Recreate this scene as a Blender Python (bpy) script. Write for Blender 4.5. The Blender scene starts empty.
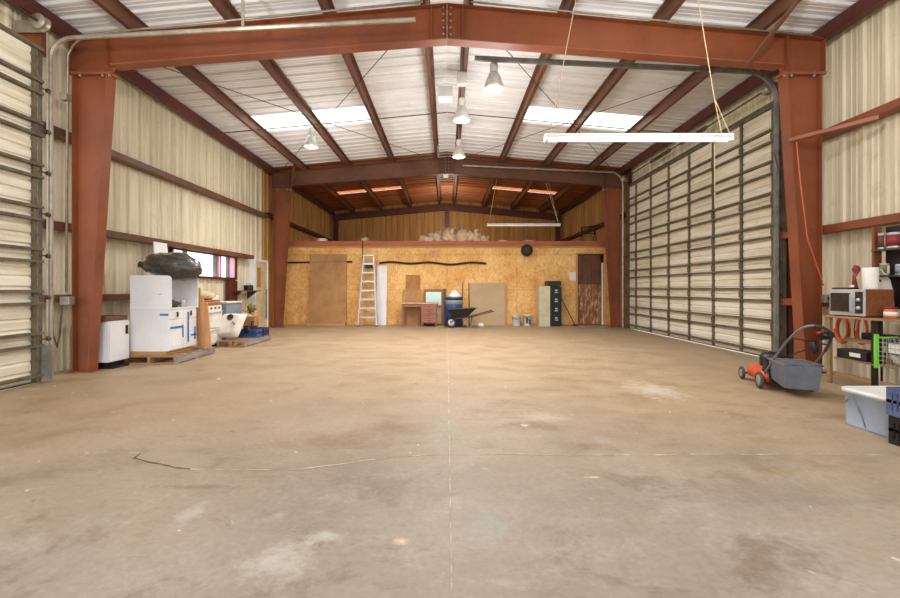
import bpy, bmesh, math, random
from mathutils import Vector, Matrix, noise
R = math.radians
random.seed(7)
scn = bpy.context.scene
COL = scn.collection

# ------------------------------------------------------------------ materials
def srgb(r, g, b):
    def f(c):
        c /= 255.0
        return c/12.92 if c <= .04045 else ((c+.055)/1.055)**2.4
    return (f(r), f(g), f(b), 1)

def nodes(name):
    m = bpy.data.materials.new(name); m.use_nodes = True
    nt = m.node_tree
    return m, nt, nt.nodes['Principled BSDF']

def new(nt, t, **kw):
    n = nt.nodes.new(t)
    for k, v in kw.items():
        setattr(n, k, v)
    return n

def coords(nt, stretch=(1, 1, 1), world=False):
    if world:
        g = new(nt, 'ShaderNodeNewGeometry'); src = g.outputs['Position']
    else:
        g = new(nt, 'ShaderNodeTexCoord'); src = g.outputs['Object']
    mp = new(nt, 'ShaderNodeMapping')
    mp.inputs['Scale'].default_value = stretch
    nt.links.new(src, mp.inputs['Vector'])
    return mp.outputs['Vector']

def noise_n(nt, vec, scale, detail=5, rough=.6, dist=0):
    n = new(nt, 'ShaderNodeTexNoise')
    n.inputs['Scale'].default_value = scale
    n.inputs['Detail'].default_value = detail
    n.inputs['Roughness'].default_value = rough
    n.inputs['Distortion'].default_value = dist
    nt.links.new(vec, n.inputs['Vector'])
    return n.outputs['Fac']

def ramp(nt, fac, stops):
    r = new(nt, 'ShaderNodeValToRGB')
    e = r.color_ramp.elements
    while len(e) < len(stops):
        e.new(.5)
    for i, (p, c) in enumerate(stops):
        e[i].position = p
        e[i].color = c if len(c) == 4 else (*c, 1)
    nt.links.new(fac, r.inputs['Fac'])
    return r.outputs['Color']

def mix(nt, fac, a, b, mode='MIX'):
    m = new(nt, 'ShaderNodeMix', data_type='RGBA', blend_type=mode)
    if isinstance(fac, (int, float)):
        m.inputs[0].default_value = fac
    else:
        nt.links.new(fac, m.inputs[0])
    for i, s in ((6, a), (7, b)):
        if isinstance(s, tuple):
            m.inputs[i].default_value = s
        else:
            nt.links.new(s, m.inputs[i])
    return m.outputs[2]

def bump(nt, bsdf, h, strength=.3, dist=.01):
    b = new(nt, 'ShaderNodeBump')
    b.inputs['Strength'].default_value = strength
    b.inputs['Distance'].default_value = dist
    nt.links.new(h, b.inputs['Height'])
    nt.links.new(b.outputs['Normal'], bsdf.inputs['Normal'])

def M(name, c, rough=.6, metal=0, c2=None, scale=6, stretch=(1, 1, 1), lo=.35, hi=.65, bmp=0, world=False, coat=0):
    m, nt, b = nodes(name)
    b.inputs['Roughness'].default_value = rough
    b.inputs['Metallic'].default_value = metal
    if coat: b.inputs['Coat Weight'].default_value = coat
    c = srgb(*c)
    c2 = srgb(*c2) if c2 else tuple(x*.82 for x in c[:3])+(1,)
    v = coords(nt, stretch, world)
    n = noise_n(nt, v, scale)
    nt.links.new(ramp(nt, n, [(lo, c2), (hi, c)]), b.inputs['Base Color'])
    if bmp: bump(nt, b, n, bmp)
    return m

def glow(name, c, s):
    m, nt, b = nodes(name)
    b.inputs['Base Color'].default_value = srgb(*c)
    b.inputs['Emission Color'].default_value = srgb(*c)
    b.inputs['Emission Strength'].default_value = s
    return m

MAT = {}
# concrete floor
def m_floor():
    m, nt, b = nodes('stained_concrete')
    v = coords(nt, (1, 1, 1), True)
    vr = new(nt, 'ShaderNodeMapping'); vr.inputs['Rotation'].default_value = (0, 0, .5); vr.inputs['Scale'].default_value = (1, 1.5, 1)
    nt.links.new(v, vr.inputs['Vector']); vr = vr.outputs[0]
    big = noise_n(nt, vr, .42, 7, .66, .3)
    mid = noise_n(nt, vr, 1.7, 9, .74, .35)
    fine = noise_n(nt, v, 26, 6, .75)
    col = ramp(nt, big, [(.32, srgb(142, 128, 112)), (.47, srgb(160, 147, 132)), (.6, srgb(173, 161, 147)), (.74, srgb(154, 138, 119))])
    col = mix(nt, ramp(nt, mid, [(.36, (.8, .8, .8)), (.47, (0, 0, 0))]), col, srgb(136, 120, 102))
    c3 = ramp(nt, noise_n(nt, vr, 2.6, 9, .78, .5), [(.53, (0, 0, 0)), (.70, (.6, .6, .6))])
    col = mix(nt, c3, col, srgb(190, 182, 170))
    # brown dust carried in over the rear part
    sep = new(nt, 'ShaderNodeSeparateXYZ'); nt.links.new(v, sep.inputs[0])
    ax = new(nt, 'ShaderNodeMath', operation='ABSOLUTE'); nt.links.new(sep.outputs['X'], ax.inputs[0])
    ma = new(nt, 'ShaderNodeMath', operation='MULTIPLY_ADD'); ma.inputs[1].default_value = .35
    nt.links.new(ax.outputs[0], ma.inputs[0]); nt.links.new(sep.outputs['Y'], ma.inputs[2])
    mr = new(nt, 'ShaderNodeMapRange'); mr.inputs[1].default_value = 2.6; mr.inputs[2].default_value = 5.4
    mr.inputs[3].default_value = 0; mr.inputs[4].default_value = .85
    nz = noise_n(nt, vr, .8, 8, .7)
    m3 = new(nt, 'ShaderNodeMath', operation='MULTIPLY_ADD'); m3.inputs[1].default_value = 5; nt.links.new(nz, m3.inputs[0]); nt.links.new(ma.outputs[0], m3.inputs[2])
    m4 = new(nt, 'ShaderNodeMath', operation='SUBTRACT'); m4.inputs[1].default_value = 2.5; nt.links.new(m3.outputs[0], m4.inputs[0])
    nt.links.new(m4.outputs[0], mr.inputs[0])
    dust = ramp(nt, mid, [(.3, srgb(156, 128, 94)), (.6, srgb(180, 156, 124))])
    col = mix(nt, mr.outputs[0], col, dust)
    sp = ramp(nt, noise_n(nt, v, 5.5, 4, .6, .3), [(.66, (0, 0, 0)), (.72, (.5, .5, .5))])
    col = mix(nt, sp, col, srgb(120, 104, 88))
    wp = ramp(nt, noise_n(nt, v, 9, 2, .5, .5), [(.745, (0, 0, 0)), (.765, (.8, .8, .8))])
    col = mix(nt, wp, col, srgb(222, 216, 206))
    # scratches
    vs = new(nt, 'ShaderNodeMapping'); vs.inputs['Rotation'].default_value = (0, 0, .9); vs.inputs['Scale'].default_value = (1, 9, 1)
    nt.links.new(v, vs.inputs['Vector'])
    sc = ramp(nt, noise_n(nt, vs.outputs[0], 2.4, 5, .7), [(.62, (0, 0, 0)), (.7, (.35, .35, .35))])
    col = mix(nt, sc, col, srgb(128, 112, 96))
    # single stains
    dn = new(nt, 'ShaderNodeTexNoise'); dn.inputs['Scale'].default_value = 7; dn.inputs['Detail'].default_value = 6; dn.inputs['Roughness'].default_value = .75
    nt.links.new(v, dn.inputs['Vector'])
    for (cx, cy, rx, ry, c, st) in STAINS:
        d = new(nt, 'ShaderNodeVectorMath', operation='SUBTRACT'); nt.links.new(v, d.inputs[0]); d.inputs[1].default_value = (cx, cy, 0)
        d2 = new(nt, 'ShaderNodeVectorMath', operation='MULTIPLY'); nt.links.new(d.outputs[0], d2.inputs[0]); d2.inputs[1].default_value = (1/rx, 1/ry, 0)
        l = new(nt, 'ShaderNodeVectorMath', operation='LENGTH'); nt.links.new(d2.outputs[0], l.inputs[0])
        k = new(nt, 'ShaderNodeMath', operation='MULTIPLY_ADD'); nt.links.new(dn.outputs['Fac'], k.inputs[0]); k.inputs[1].default_value = 3.2; nt.links.new(l.outputs['Value'], k.inputs[2])
        r = new(nt, 'ShaderNodeMapRange'); nt.links.new(k.outputs[0], r.inputs[0])
        r.inputs[1].default_value = 2.7; r.inputs[2].default_value = 1.7; r.inputs[3].default_value = 0; r.inputs[4].default_value = st
        col = mix(nt, r.outputs[0], col, srgb(*c))
    col = mix(nt, .4, col, ramp(nt, fine, [(.3, (.45, .45, .45)), (.7, (1, 1, 1))]), 'MULTIPLY')
    nt.links.new(col, b.inputs['Base Color'])
    nt.links.new(ramp(nt, mid, [(.3, (.42, .42, .42)), (.7, (.68, .68, .68))]), b.inputs['Roughness'])
    b.inputs['Specular IOR Level'].default_value = .35
    bump(nt, b, mid, .12, .01)
    return m
STAINS = [(-.78, 1.92, .16, .16, (206, 200, 190), .7), (-.62, 2.12, .1, .05, (208, 202, 192), .7), (-1.42, 2.32, .07, .16, (200, 194, 184), .6),
          (-.22, 2.08, .04, .03, (222, 206, 156), .9), (-.06, 3.75, .22, .34, (160, 166, 152), .5), (.2, 2.25, .16, .16, (160, 168, 164), .4),
          (2.57, 5.2, .36, .5, (214, 204, 188), .7), (2.0, 2.55, .7, .25, (132, 122, 114), .5), (2.1, 3.1, .5, .25, (140, 128, 116), .5),
          (.98, 2.79, .06, .015, (226, 220, 206), .9), (.72, 3.85, .05, .05, (226, 220, 206), .8), (-.95, 3.4, .55, .22, (138, 108, 78), .6), (-.4, 3.75, .4, .2, (150, 112, 76), .6),
          (.95, 4.1, .25, .2, (210, 200, 184), .4), (-1.6, 2.65, .25, .04, (120, 106, 94), .6)]
MAT['floor'] = m_floor()

def m_sheet(name, c, cdirt, cstain, hz=.06, low=False):
    m, nt, b = nodes(name)
    v = coords(nt, (1, 1, 1), True)
    vs = coords(nt, (3.2, 3.2, hz*3), True)
    vs2 = coords(nt, (9, 9, .5), True)
    a = noise_n(nt, vs, 2.2, 5, .6)
    col = ramp(nt, a, [(.32, srgb(*cdirt)), (.62, srgb(*c))])
    s = ramp(nt, noise_n(nt, vs2, 1.2, 6, .7), [(.55, (0, 0, 0)), (.8, (.7, .7, .7))])
    col = mix(nt, s, col, srgb(*cstain))
    s2 = ramp(nt, noise_n(nt, v, 2.3, 8, .75), [(.58, (0, 0, 0)), (.78, (.5, .5, .5))])
    col = mix(nt, s2, col, srgb(*cstain))
    nt.links.new(col, b.inputs['Base Color'])
    b.inputs['Roughness'].default_value = .55
    return m
MAT['wall'] = m_sheet('cream_corrugated_steel', (226, 217, 192), (198, 188, 160), (144, 132, 100))
MAT['wall_rear'] = m_sheet('ochre_aged_lining', (196, 146, 78), (160, 112, 54), (96, 60, 28))

def m_roof(name, c, d, s):
    m, nt, b = nodes(name)
    v = coords(nt, (.12, 3.5, 1), True)
    col = ramp(nt, noise_n(nt, v, 1.7, 6, .62, .15), [(.36, srgb(*d)), (.56, srgb(*c))])
    v2 = coords(nt, (1, 2, 1), True)
    st = ramp(nt, noise_n(nt, v2, .9, 6, .7), [(.58, (0, 0, 0)), (.82, (.6, .6, .6))])
    col = mix(nt, st, col, srgb(*s))
    nt.links.new(col, b.inputs['Base Color'])
    b.inputs['Roughness'].default_value = .5
    return m
MAT['roof'] = m_roof('white_roof_sheet', (240, 243, 248), (222, 223, 226), (194, 190, 186))
MAT['roof_rear'] = m_roof('brown_aged_roof_lining', (164, 98, 58), (122, 70, 40), (80, 44, 26))

def m_red(name, c, c2, rust=(84, 44, 30)):
    m, nt, b = nodes(name)
    v = coords(nt, (1, 1, 1), True)
    col = ramp(nt, noise_n(nt, v, 1.3, 6, .6), [(.35, srgb(*c2)), (.62, srgb(*c))])
    st = ramp(nt, noise_n(nt, v, 4.5, 7, .72), [(.6, (0, 0, 0)), (.8, (.55, .55, .55))])
    col = mix(nt, st, col, srgb(*rust))
    nt.links.new(col, b.inputs['Base Color'])
    b.inputs['Roughness'].default_value = .48
    b.inputs['Specular IOR Level'].default_value = .4
    return m
MAT['red'] = m_red('red_oxide_steel', (142, 79, 49), (120, 65, 41))
MAT['redlight'] = m_red('pale_red_oxide_steel', (158, 94, 66), (136, 78, 54))
MAT['purlin'] = m_red('brown_red_primer', (114, 74, 54), (90, 58, 43), (56, 38, 28))
MAT['maroon'] = m_red('dark_maroon_primer', (96, 44, 36), (74, 34, 30), (44, 22, 18))

def m_osb():
    m, nt, b = nodes('strand_board')
    v = coords(nt, (1, 1, 1), True)
    vo = new(nt, 'ShaderNodeTexVoronoi'); vo.inputs['Scale'].default_value = 34
    vo.inputs['Randomness'].default_value = 1
    mp = new(nt, 'ShaderNodeMapping'); mp.inputs['Scale'].default_value = (1, 1, .45)
    mp.inputs['Rotation'].default_value = (0, .6, 0)
    nt.links.new(v, mp.inputs['Vector']); nt.links.new(mp.outputs[0], vo.inputs['Vector'])
    hs = new(nt, 'ShaderNodeSeparateColor'); nt.links.new(vo.outputs['Color'], hs.inputs[0])
    col = ramp(nt, hs.outputs[0], [(0, srgb(214, 164, 98)), (.15, srgb(236, 190, 118)), (.8, srgb(243, 201, 130)), (1, srgb(248, 214, 148))])
    big = ramp(nt, noise_n(nt, v, 1.1, 5, .65), [(.3, srgb(228, 196, 160)), (.6, (1, 1, 1))])
    col = mix(nt, 1.0, col, big, 'MULTIPLY')
    # orange-brown weathering near the ground
    sep = new(nt, 'ShaderNodeSeparateXYZ'); nt.links.new(v, sep.inputs[0])
    mr = new(nt, 'ShaderNodeMapRange'); mr.inputs[1].default_value = 2.2; mr.inputs[2].default_value = 0
    mr.inputs[3].default_value = 0; mr.inputs[4].default_value = 1
    nt.links.new(sep.outputs['Z'], mr.inputs[0])
    mm = new(nt, 'ShaderNodeMath', operation='MULTIPLY'); nt.links.new(mr.outputs[0], mm.inputs[0])
    nt.links.new(ramp(nt, noise_n(nt, v, 6, 8, .75), [(.45, (0, 0, 0)), (.6, (.6, .6, .6))]), mm.inputs[1])
    col = mix(nt, mm.outputs[0], col, srgb(196, 134, 76))
    # seams between the sheets
    br = new(nt, 'ShaderNodeTexBrick'); br.offset = 0
    br.inputs['Scale'].default_value = 1; br.inputs['Brick Width'].default_value = 2.44
    br.inputs['Row Height'].default_value = 1.22; br.inputs['Mortar Size'].default_value = .004
    br.inputs['Color1'].default_value = (1, 1, 1, 1); br.inputs['Color2'].default_value = (.93, .9, .86, 1)
    br.inputs['Mortar'].default_value = (.35, .25, .15, 1)
    sw = new(nt, 'ShaderNodeCombineXYZ')
    nt.links.new(sep.outputs['X'], sw.inputs[0]); nt.links.new(sep.outputs['Z'], sw.inputs[1])
    nt.links.new(sw.outputs[0], br.inputs['Vector'])
    col = mix(nt, 1.0, col, br.outputs['Color'], 'MULTIPLY')
    nt.links.new(col, b.inputs['Base Color'])
    b.inputs['Roughness'].default_value = .7
    return m
MAT['osb'] = m_osb()

def wood(name, c, c2, axis=2, scale=3, rough=.65):
    st = [9, 9, 9]; st[axis] = .6
    return M(name, c, rough, c2=c2, scale=scale, stretch=tuple(st), lo=.3, hi=.7)
MAT['ply'] = M('stained_plywood', (186, 142, 92), .65, c2=(158, 112, 66), scale=2.2, lo=.3, hi=.7)
MAT['timber'] = wood('raw_timber', (206, 164, 110), (176, 130, 80), 2)
MAT['timber_x'] = wood('raw_timber_lengthwise', (200, 156, 104), (168, 122, 74), 0)
MAT['timber_y'] = wood('raw_timber_rail', (168, 134, 94), (128, 98, 66), 1)
MAT['orange_board'] = wood('orange_timber', (214, 160, 114), (188, 132, 88), 2)
MAT['pallet'] = wood('weathered_pallet_wood', (184, 148, 108), (142, 110, 80), 0)
MAT['pallet_grey'] = wood('grey_weathered_wood', (160, 156, 154), (118, 112, 110), 1)
MAT['fascia'] = wood('reddish_timber', (190, 110, 70), (154, 82, 50), 0, 2)
MAT['doorwood'] = M('brown_scuffed_board', (122, 78, 50), .6, c2=(84, 52, 34), scale=5, stretch=(2, 2, .5), lo=.35, hi=.65)
MAT['doorscuff'] = M('scuffed_strand_board', (214, 170, 124), .65, c2=(134, 84, 48), scale=5, stretch=(2.4, 1, .7), lo=.48, hi=.66)
MAT['brownveneer'] = wood('brown_veneer', (138, 82, 48), (110, 62, 34), 1, 2, .5)
MAT['desk'] = wood('reddish_desk_wood', (160, 104, 80), (132, 80, 60), 0, 2, .5)
MAT['desk_top'] = M('pale_worn_top', (216, 178, 150), .5, c2=(194, 152, 124), scale=5)
MAT['cardboard'] = M('cardboard', (186, 134, 84), .85, c2=(164, 112, 68), scale=3)
MAT['tanboard'] = M('tan_hardboard', (196, 164, 120), .7, c2=(184, 150, 106), scale=1.5)
MAT['greyboard'] = M('grey_tan_board', (190, 166, 130), .7, c2=(178, 152, 116), scale=1.2)
MAT['white'] = M('white_laminate', (236, 237, 240), .4, c2=(224, 224, 226), scale=2)
MAT['enamel'] = M('white_enamel', (236, 234, 226), .3, c2=(218, 213, 200), scale=4)
MAT['whiteplain'] = M('white_painted_metal', (228, 228, 226), .4, c2=(208, 208, 206), scale=5)
MAT['cream'] = M('cream_painted_metal', (206, 202, 170), .5, c2=(192, 186, 152), scale=3)
MAT['creamdoor'] = M('cream_painted_door', (222, 206, 168), .5, c2=(200, 182, 142), scale=3)
MAT['paper'] = M('white_paper', (238, 236, 230), .8, c2=(226, 222, 214), scale=4)
MAT['tape'] = M('blue_tape', (52, 116, 178), .5)
MAT['darkmetal'] = M('dark_grimy_metal', (98, 88, 68), .5, .35, c2=(70, 62, 48), scale=7)
MAT['strut'] = M('olive_galvanised_steel', (112, 102, 82), .6, .15, c2=(84, 74, 58), scale=5)
MAT['galv'] = M('galvanised_steel', (178, 172, 158), .42, .45, c2=(150, 142, 126), scale=5)
MAT['greysteel'] = M('grey_painted_steel', (134, 136, 132), .5, .2, c2=(96, 96, 92), scale=4)
MAT['alu'] = M('aluminium', (206, 208, 212), .35, .4, c2=(186, 188, 192), scale=4)
MAT['black'] = M('black_plastic', (30, 29, 31), .45, c2=(22, 21, 22), scale=8)
MAT['blackmetal'] = M('black_metal', (38, 34, 33), .45, .2, c2=(26, 23, 22), scale=6)
MAT['rubber'] = M('grey_rubber', (72, 70, 68), .7, c2=(52, 50, 48), scale=12)
MAT['bag'] = None
m, nt, b = nodes('black_bin_liner')
b.inputs['Base Color'].default_value = srgb(58, 54, 50); b.inputs['Roughness'].default_value = .25
b.inputs['Coat Weight'].default_value = .5
bump(nt, b, noise_n(nt, coords(nt, (1, 1, 1)), 9, 6, .65, 1.4), .8, .04)
MAT['bag'] = m
MAT['mowerbag'] = M('slate_grey_fabric', (104, 110, 120), .6, c2=(88, 93, 102), scale=5)
MAT['mowerorange'] = M('orange_red_paint', (222, 98, 62), .35, c2=(198, 80, 50), scale=4)
MAT['tote'] = M('pale_blue_plastic', (190, 206, 230), .35, c2=(164, 181, 206), scale=2)
MAT['totelid'] = M('off_white_plastic', (226, 226, 224), .4, c2=(212, 212, 210), scale=3)
MAT['blueplastic'] = M('blue_plastic', (52, 86, 150), .4, c2=(38, 64, 122), scale=4)
MAT['navy'] = M('dark_navy_plastic', (52, 56, 88), .5, c2=(38, 42, 68), scale=4)
MAT['slateblue'] = M('slate_blue_plastic', (92, 104, 146), .45, c2=(76, 88, 128), scale=5)
MAT['greyblue'] = M('blue_grey_panel', (140, 150, 160), .5, c2=(120, 128, 138), scale=3)
MAT['green'] = M('lime_green_plastic', (120, 214, 60), .4, c2=(104, 196, 48), scale=4)
MAT['redlabel'] = M('dark_red_label', (140, 44, 44), .5, c2=(116, 34, 36), scale=6)
MAT['orange'] = M('orange_cord', (206, 92, 44), .5, c2=(186, 78, 36), scale=8)
MAT['orangeplastic'] = M('orange_plastic', (206, 106, 66), .4)
MAT['kraft'] = M('crumpled_kraft_paper', (232, 206, 172), .8, c2=(200, 166, 126), scale=8, bmp=.4)
MAT['sack'] = M('cream_printed_sack', (226, 214, 176), .8, c2=(180, 164, 120), scale=16)
MAT['rope'] = M('pale_rope', (206, 186, 148), .8)
MAT['darkcable'] = M('dark_pipe_lagging', (58, 44, 36), .8, c2=(40, 30, 26), scale=8)
MAT['ball'] = M('dark_brown_rubber', (62, 44, 36), .6, c2=(46, 32, 26), scale=9)
MAT['mirror'] = M('pale_teal_mirror', (190, 214, 200), .15, .3, c2=(170, 196, 184), scale=2)
MAT['reflector'] = M('frosted_reflector', (214, 214, 208), .3, .2, c2=(186, 186, 180), scale=7)
MAT['pinktrim'] = M('pink_painted_trim', (222, 150, 166), .5)
MAT['pinksheet'] = M('pale_pink_sheet', (240, 205, 216), .5)
MAT['caulk'] = M('pale_joint_filler', (206, 196, 178), .8, c2=(158, 144, 124), scale=5, lo=.45, hi=.6)
MAT['crack'] = M('dark_crack', (104, 86, 68), .9)
MAT['ground'] = M('pale_gravel_yard', (214, 206, 192), .9, c2=(196, 186, 170), scale=3)
MAT['yellowfoam'] = M('tan_foam', (220, 190, 120), .8)
MAT['plant'] = M('olive_dry_brush', (140, 132, 70), .8, c2=(96, 88, 44), scale=9)
MAT['tubelit'] = glow('lit_fluorescent_tube', (250, 252, 255), .7)
MAT['tubedim'] = glow('faint_fluorescent_tube', (250, 246, 236), .12)
MAT['glassdark'] = M('dark_oven_glass', (66, 58, 50), .12, c2=(48, 42, 38), scale=3)
def m_trans(name, c):
    m, nt, b = nodes(name)
    t = new(nt, 'ShaderNodeBsdfTranslucent'); t.inputs['Color'].default_value = srgb(*c)
    mx = new(nt, 'ShaderNodeMixShader'); mx.inputs[0].default_value = .8
    b.inputs['Base Color'].default_value = srgb(*c)
    nt.links.new(b.outputs[0], mx.inputs[1]); nt.links.new(t.outputs[0], mx.inputs[2])
    nt.links.new(mx.outputs[0], nt.nodes['Material Output'].inputs['Surface'])
    return m
MAT['skylight'] = m_trans('translucent_roof_panel', (248, 246, 238))
def m_glass():
    m, nt, b = nodes('window_glass')
    t = new(nt, 'ShaderNodeBsdfTransparent'); t.inputs['Color'].default_value = (.96, .97, .97, 1)
    g = new(nt, 'ShaderNodeBsdfGlossy'); g.inputs['Roughness'].default_value = .05
    mx = new(nt, 'ShaderNodeMixShader')
    mx.inputs[0].default_value = .06; nt.links.new(t.outputs[0], mx.inputs[1]); nt.links.new(g.outputs[0], mx.inputs[2])
    nt.links.new(mx.outputs[0], nt.nodes['Material Output'].inputs['Surface'])
    return m
MAT['glass'] = m_glass()
def m_garage():
    m, nt, b = nodes('cream_garage_panel')
    v = coords(nt, (1, .5, 6), True)
    col = ramp(nt, noise_n(nt, v, 1.6, 6, .6), [(.35, srgb(204, 194, 172)), (.6, srgb(232, 226, 210))])
    v2 = coords(nt, (1, 1, 1), True)
    st = ramp(nt, noise_n(nt, v2, 2.6, 7, .7), [(.58, (0, 0, 0)), (.8, (.6, .6, .6))])
    col = mix(nt, st, col, srgb(172, 156, 128))
    nt.links.new(col, b.inputs['Base Color'])
    b.inputs['Roughness'].default_value = .5
    return m
MAT['garage'] = m_garage()

# ------------------------------------------------------------------ mesh builder
class MB:
    def __init__(s):
        s.bm = bmesh.new()
    def face(s, pts):
        return s.bm.faces.new([s.bm.verts.new(p) for p in pts])
    def hexa(s, p):
        v = [s.bm.verts.new(q) for q in p]
        for f in ((3, 2, 1, 0), (4, 5, 6, 7), (0, 1, 5, 4), (1, 2, 6, 5), (2, 3, 7, 6), (3, 0, 4, 7)):
            s.bm.faces.new([v[i] for i in f])
        return s
    def box(s, x0, x1, y0, y1, z0, z1):
        return s.hexa([(x0, y0, z0), (x1, y0, z0), (x1, y1, z0), (x0, y1, z0), (x0, y0, z1), (x1, y0, z1), (x1, y1, z1), (x0, y1, z1)])
    def bar(s, a, b, w, h, up=(0, 0, 1)):
        """rectangular bar from a to b; w across, h along up"""
        a = Vector(a); b = Vector(b); d = (b-a).normalized(); up = Vector(up)
        if abs(d.dot(up)) > .98: up = Vector((0, 1, 0))
        x = d.cross(up).normalized(); u = x.cross(d).normalized()
        x *= w/2; u *= h/2
        return s.hexa([a-x-u, a+x-u, a+x+u, a-x+u, b-x-u, b+x-u, b+x+u, b-x+u])
    def tube(s, pts, r, n=8, cap=True, closed=False):
        pts = [Vector(p) for p in pts]
        rs = r if isinstance(r, (list, tuple)) else [r]*len(pts)
        rings = []; L = len(pts); prev = None
        for i, p in enumerate(pts):
            if closed: d = pts[(i+1) % L]-pts[i-1]
            elif i == 0: d = pts[1]-p
            elif i == L-1: d = p-pts[i-1]
            else: d = (pts[i+1]-p).normalized()+(p-pts[i-1]).normalized()
            if d.length < 1e-9: d = Vector((0, 0, 1))
            d.normalize()
            if prev is None:
                ref = Vector((0, 0, 1)) if abs(d.z) < .9 else Vector((1, 0, 0))
                x = d.cross(ref).normalized()
            else:
                x = prev-d*prev.dot(d)
                x = x.normalized() if x.length > 1e-6 else d.orthogonal().normalized()
            prev = x; y = d.cross(x)
            rings.append([s.bm.verts.new(p+(x*math.cos(2*math.pi*k/n)+y*math.sin(2*math.pi*k/n))*rs[i]) for k in range(n)])
        for i in range(L if closed else L-1):
            a = rings[i]; b = rings[(i+1) % L]
            for k in range(n):
                f = s.bm.faces.new([a[k], a[(k+1) % n], b[(k+1) % n], b[k]]); f.smooth = n > 6
        if cap and not closed:
            s.bm.faces.new(rings[0][::-1]); s.bm.faces.new(rings[-1])
        return s
    def lathe(s, prof, c=(0, 0, 0), n=24, axis=(0, 0, 1), smooth=True):
        """prof: list of (radius, height) along axis from c"""
        c = Vector(c); ax = Vector(axis).normalized(); x = ax.orthogonal().normalized(); y = ax.cross(x)
        rings = []
        for r, h in prof:
            if r < 1e-5: rings.append([s.bm.verts.new(c+ax*h)])
            else: rings.append([s.bm.verts.new(c+ax*h+(x*math.cos(2*math.pi*k/n)+y*math.sin(2*math.pi*k/n))*r) for k in range(n)])
        for a, b in zip(rings, rings[1:]):
            for k in range(n):
                k2 = (k+1) % n
                if len(a) == 1 and len(b) == 1: continue
                if len(a) == 1: f = s.bm.faces.new([a[0], b[k2], b[k]])
                elif len(b) == 1: f = s.bm.faces.new([a[k], a[k2], b[0]])
                else: f = s.bm.faces.new([a[k], a[k2], b[k2], b[k]])
                f.smooth = smooth
        return s
    def prism(s, outline, axis, a, b):
        """outline of 2D points extruded along axis 'x','y' or 'z' between a and b"""
        def P(u, v, t):
            return {'x': (t, u, v), 'y': (u, t, v), 'z': (u, v, t)}[axis]
        A = [s.bm.verts.new(P(u, v, a)) for u, v in outline]; B = [s.bm.verts.new(P(u, v, b)) for u, v in outline]
        s.bm.faces.new(A[::-1]); s.bm.faces.new(B)
        n = len(A)
        for i in range(n):
            s.bm.faces.new([A[i], A[(i+1) % n], B[(i+1) % n], B[i]])
        return s
    def blob(s, c, r, amp=.15, freq=3, sub=3, seed=0, flat=None):
        """lumpy closed blob; flat = z below which it is squashed"""
        t = bmesh.new(); bmesh.ops.create_icosphere(t, subdivisions=sub, radius=1)
        off = Vector((seed*3.1, seed*1.7, seed))
        idx = {}
        for v in t.verts:
            p = v.co.copy(); k = 1+amp*noise.noise(p*freq+off)*2+amp*.5*noise.noise(p*freq*2.7+off)
            q = Vector((p.x*r[0]*k+c[0], p.y*r[1]*k+c[1], p.z*r[2]*k+c[2]))
            if flat is not None and q.z < flat: q.z = flat+(q.z-flat)*.02
            idx[v.index] = s.bm.verts.new(q)
        for f in t.faces:
            g = s.bm.faces.new([idx[v.index] for v in f.verts]); g.smooth = True
        t.free(); return s
    def xf(s, m):
        bmesh.ops.transform(s.bm, matrix=m, verts=s.bm.verts); return s
    def mesh(s, name, mat, bevel=0):
        if bevel:
            es = [e for e in s.bm.edges if len(e.link_faces) == 2 and e.calc_face_angle(0) > .6]
            bmesh.ops.bevel(s.bm, geom=es, offset=bevel, segments=2, profile=.6, affect='EDGES')
        bmesh.ops.recalc_face_normals(s.bm, faces=s.bm.faces)
        me = bpy.data.meshes.new(name); s.bm.to_mesh(me); s.bm.free()
        me.materials.append(MAT[mat] if isinstance(mat, str) else mat)
        return me

def tag(o, label, cat, group=None, kind=None):
    if label: o['label'] = label
    if cat: o['category'] = cat
    if group: o['group'] = group
    if kind: o['kind'] = kind
    return o

def thing(name, label, cat, loc, rz=0, group=None, kind=None):
    o = bpy.data.objects.new(name, None); COL.objects.link(o)
    o.empty_display_size = .1
    o.location = loc; o.rotation_euler = (0, 0, rz)
    return tag(o, label, cat, group, kind)

def rootof(o):
    m = Matrix.Identity(4); p = o
    while p is not None:
        m = (Matrix.Translation(p.location) @ Matrix.Rotation(p.rotation_euler.z, 4, 'Z')) @ m
        p = p.parent
    return m

def part(name, mb, mat, parent, bevel=0, label=None, local=False):
    """geometry is given in world space unless local"""
    if not local: mb.xf(rootof(parent).inverted())
    o = bpy.data.objects.new(name, mb.mesh(name, mat, bevel)); COL.objects.link(o)
    o.parent = parent
    if label: o['label'] = label
    return o

def solo(name, mb, mat, label=None, cat=None, group=None, kind=None, bevel=0):
    """a thing made of one mesh; origin put at the centre of its base"""
    vs = [v.co for v in mb.bm.verts]
    lo = Vector((min(v.x for v in vs), min(v.y for v in vs), min(v.z for v in vs)))
    hi = Vector((max(v.x for v in vs), max(v.y for v in vs), max(v.z for v in vs)))
    c = Vector(((lo.x+hi.x)/2, (lo.y+hi.y)/2, lo.z))
    mb.xf(Matrix.Translation(-c))
    o = bpy.data.objects.new(name, mb.mesh(name, mat, bevel)); COL.objects.link(o)
    o.location = c
    return tag(o, label, cat, group, kind)

def copy_tree(o, parent=None):
    c = o.copy(); COL.objects.link(c)
    if parent is not None: c.parent = parent
    for ch in [k for k in o.children]:
        copy_tree(ch, c)
    return c

def struct(name, mb, mat, label=None, bevel=0):
    return solo(name, mb, mat, label, None, None, 'structure', bevel)

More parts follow.
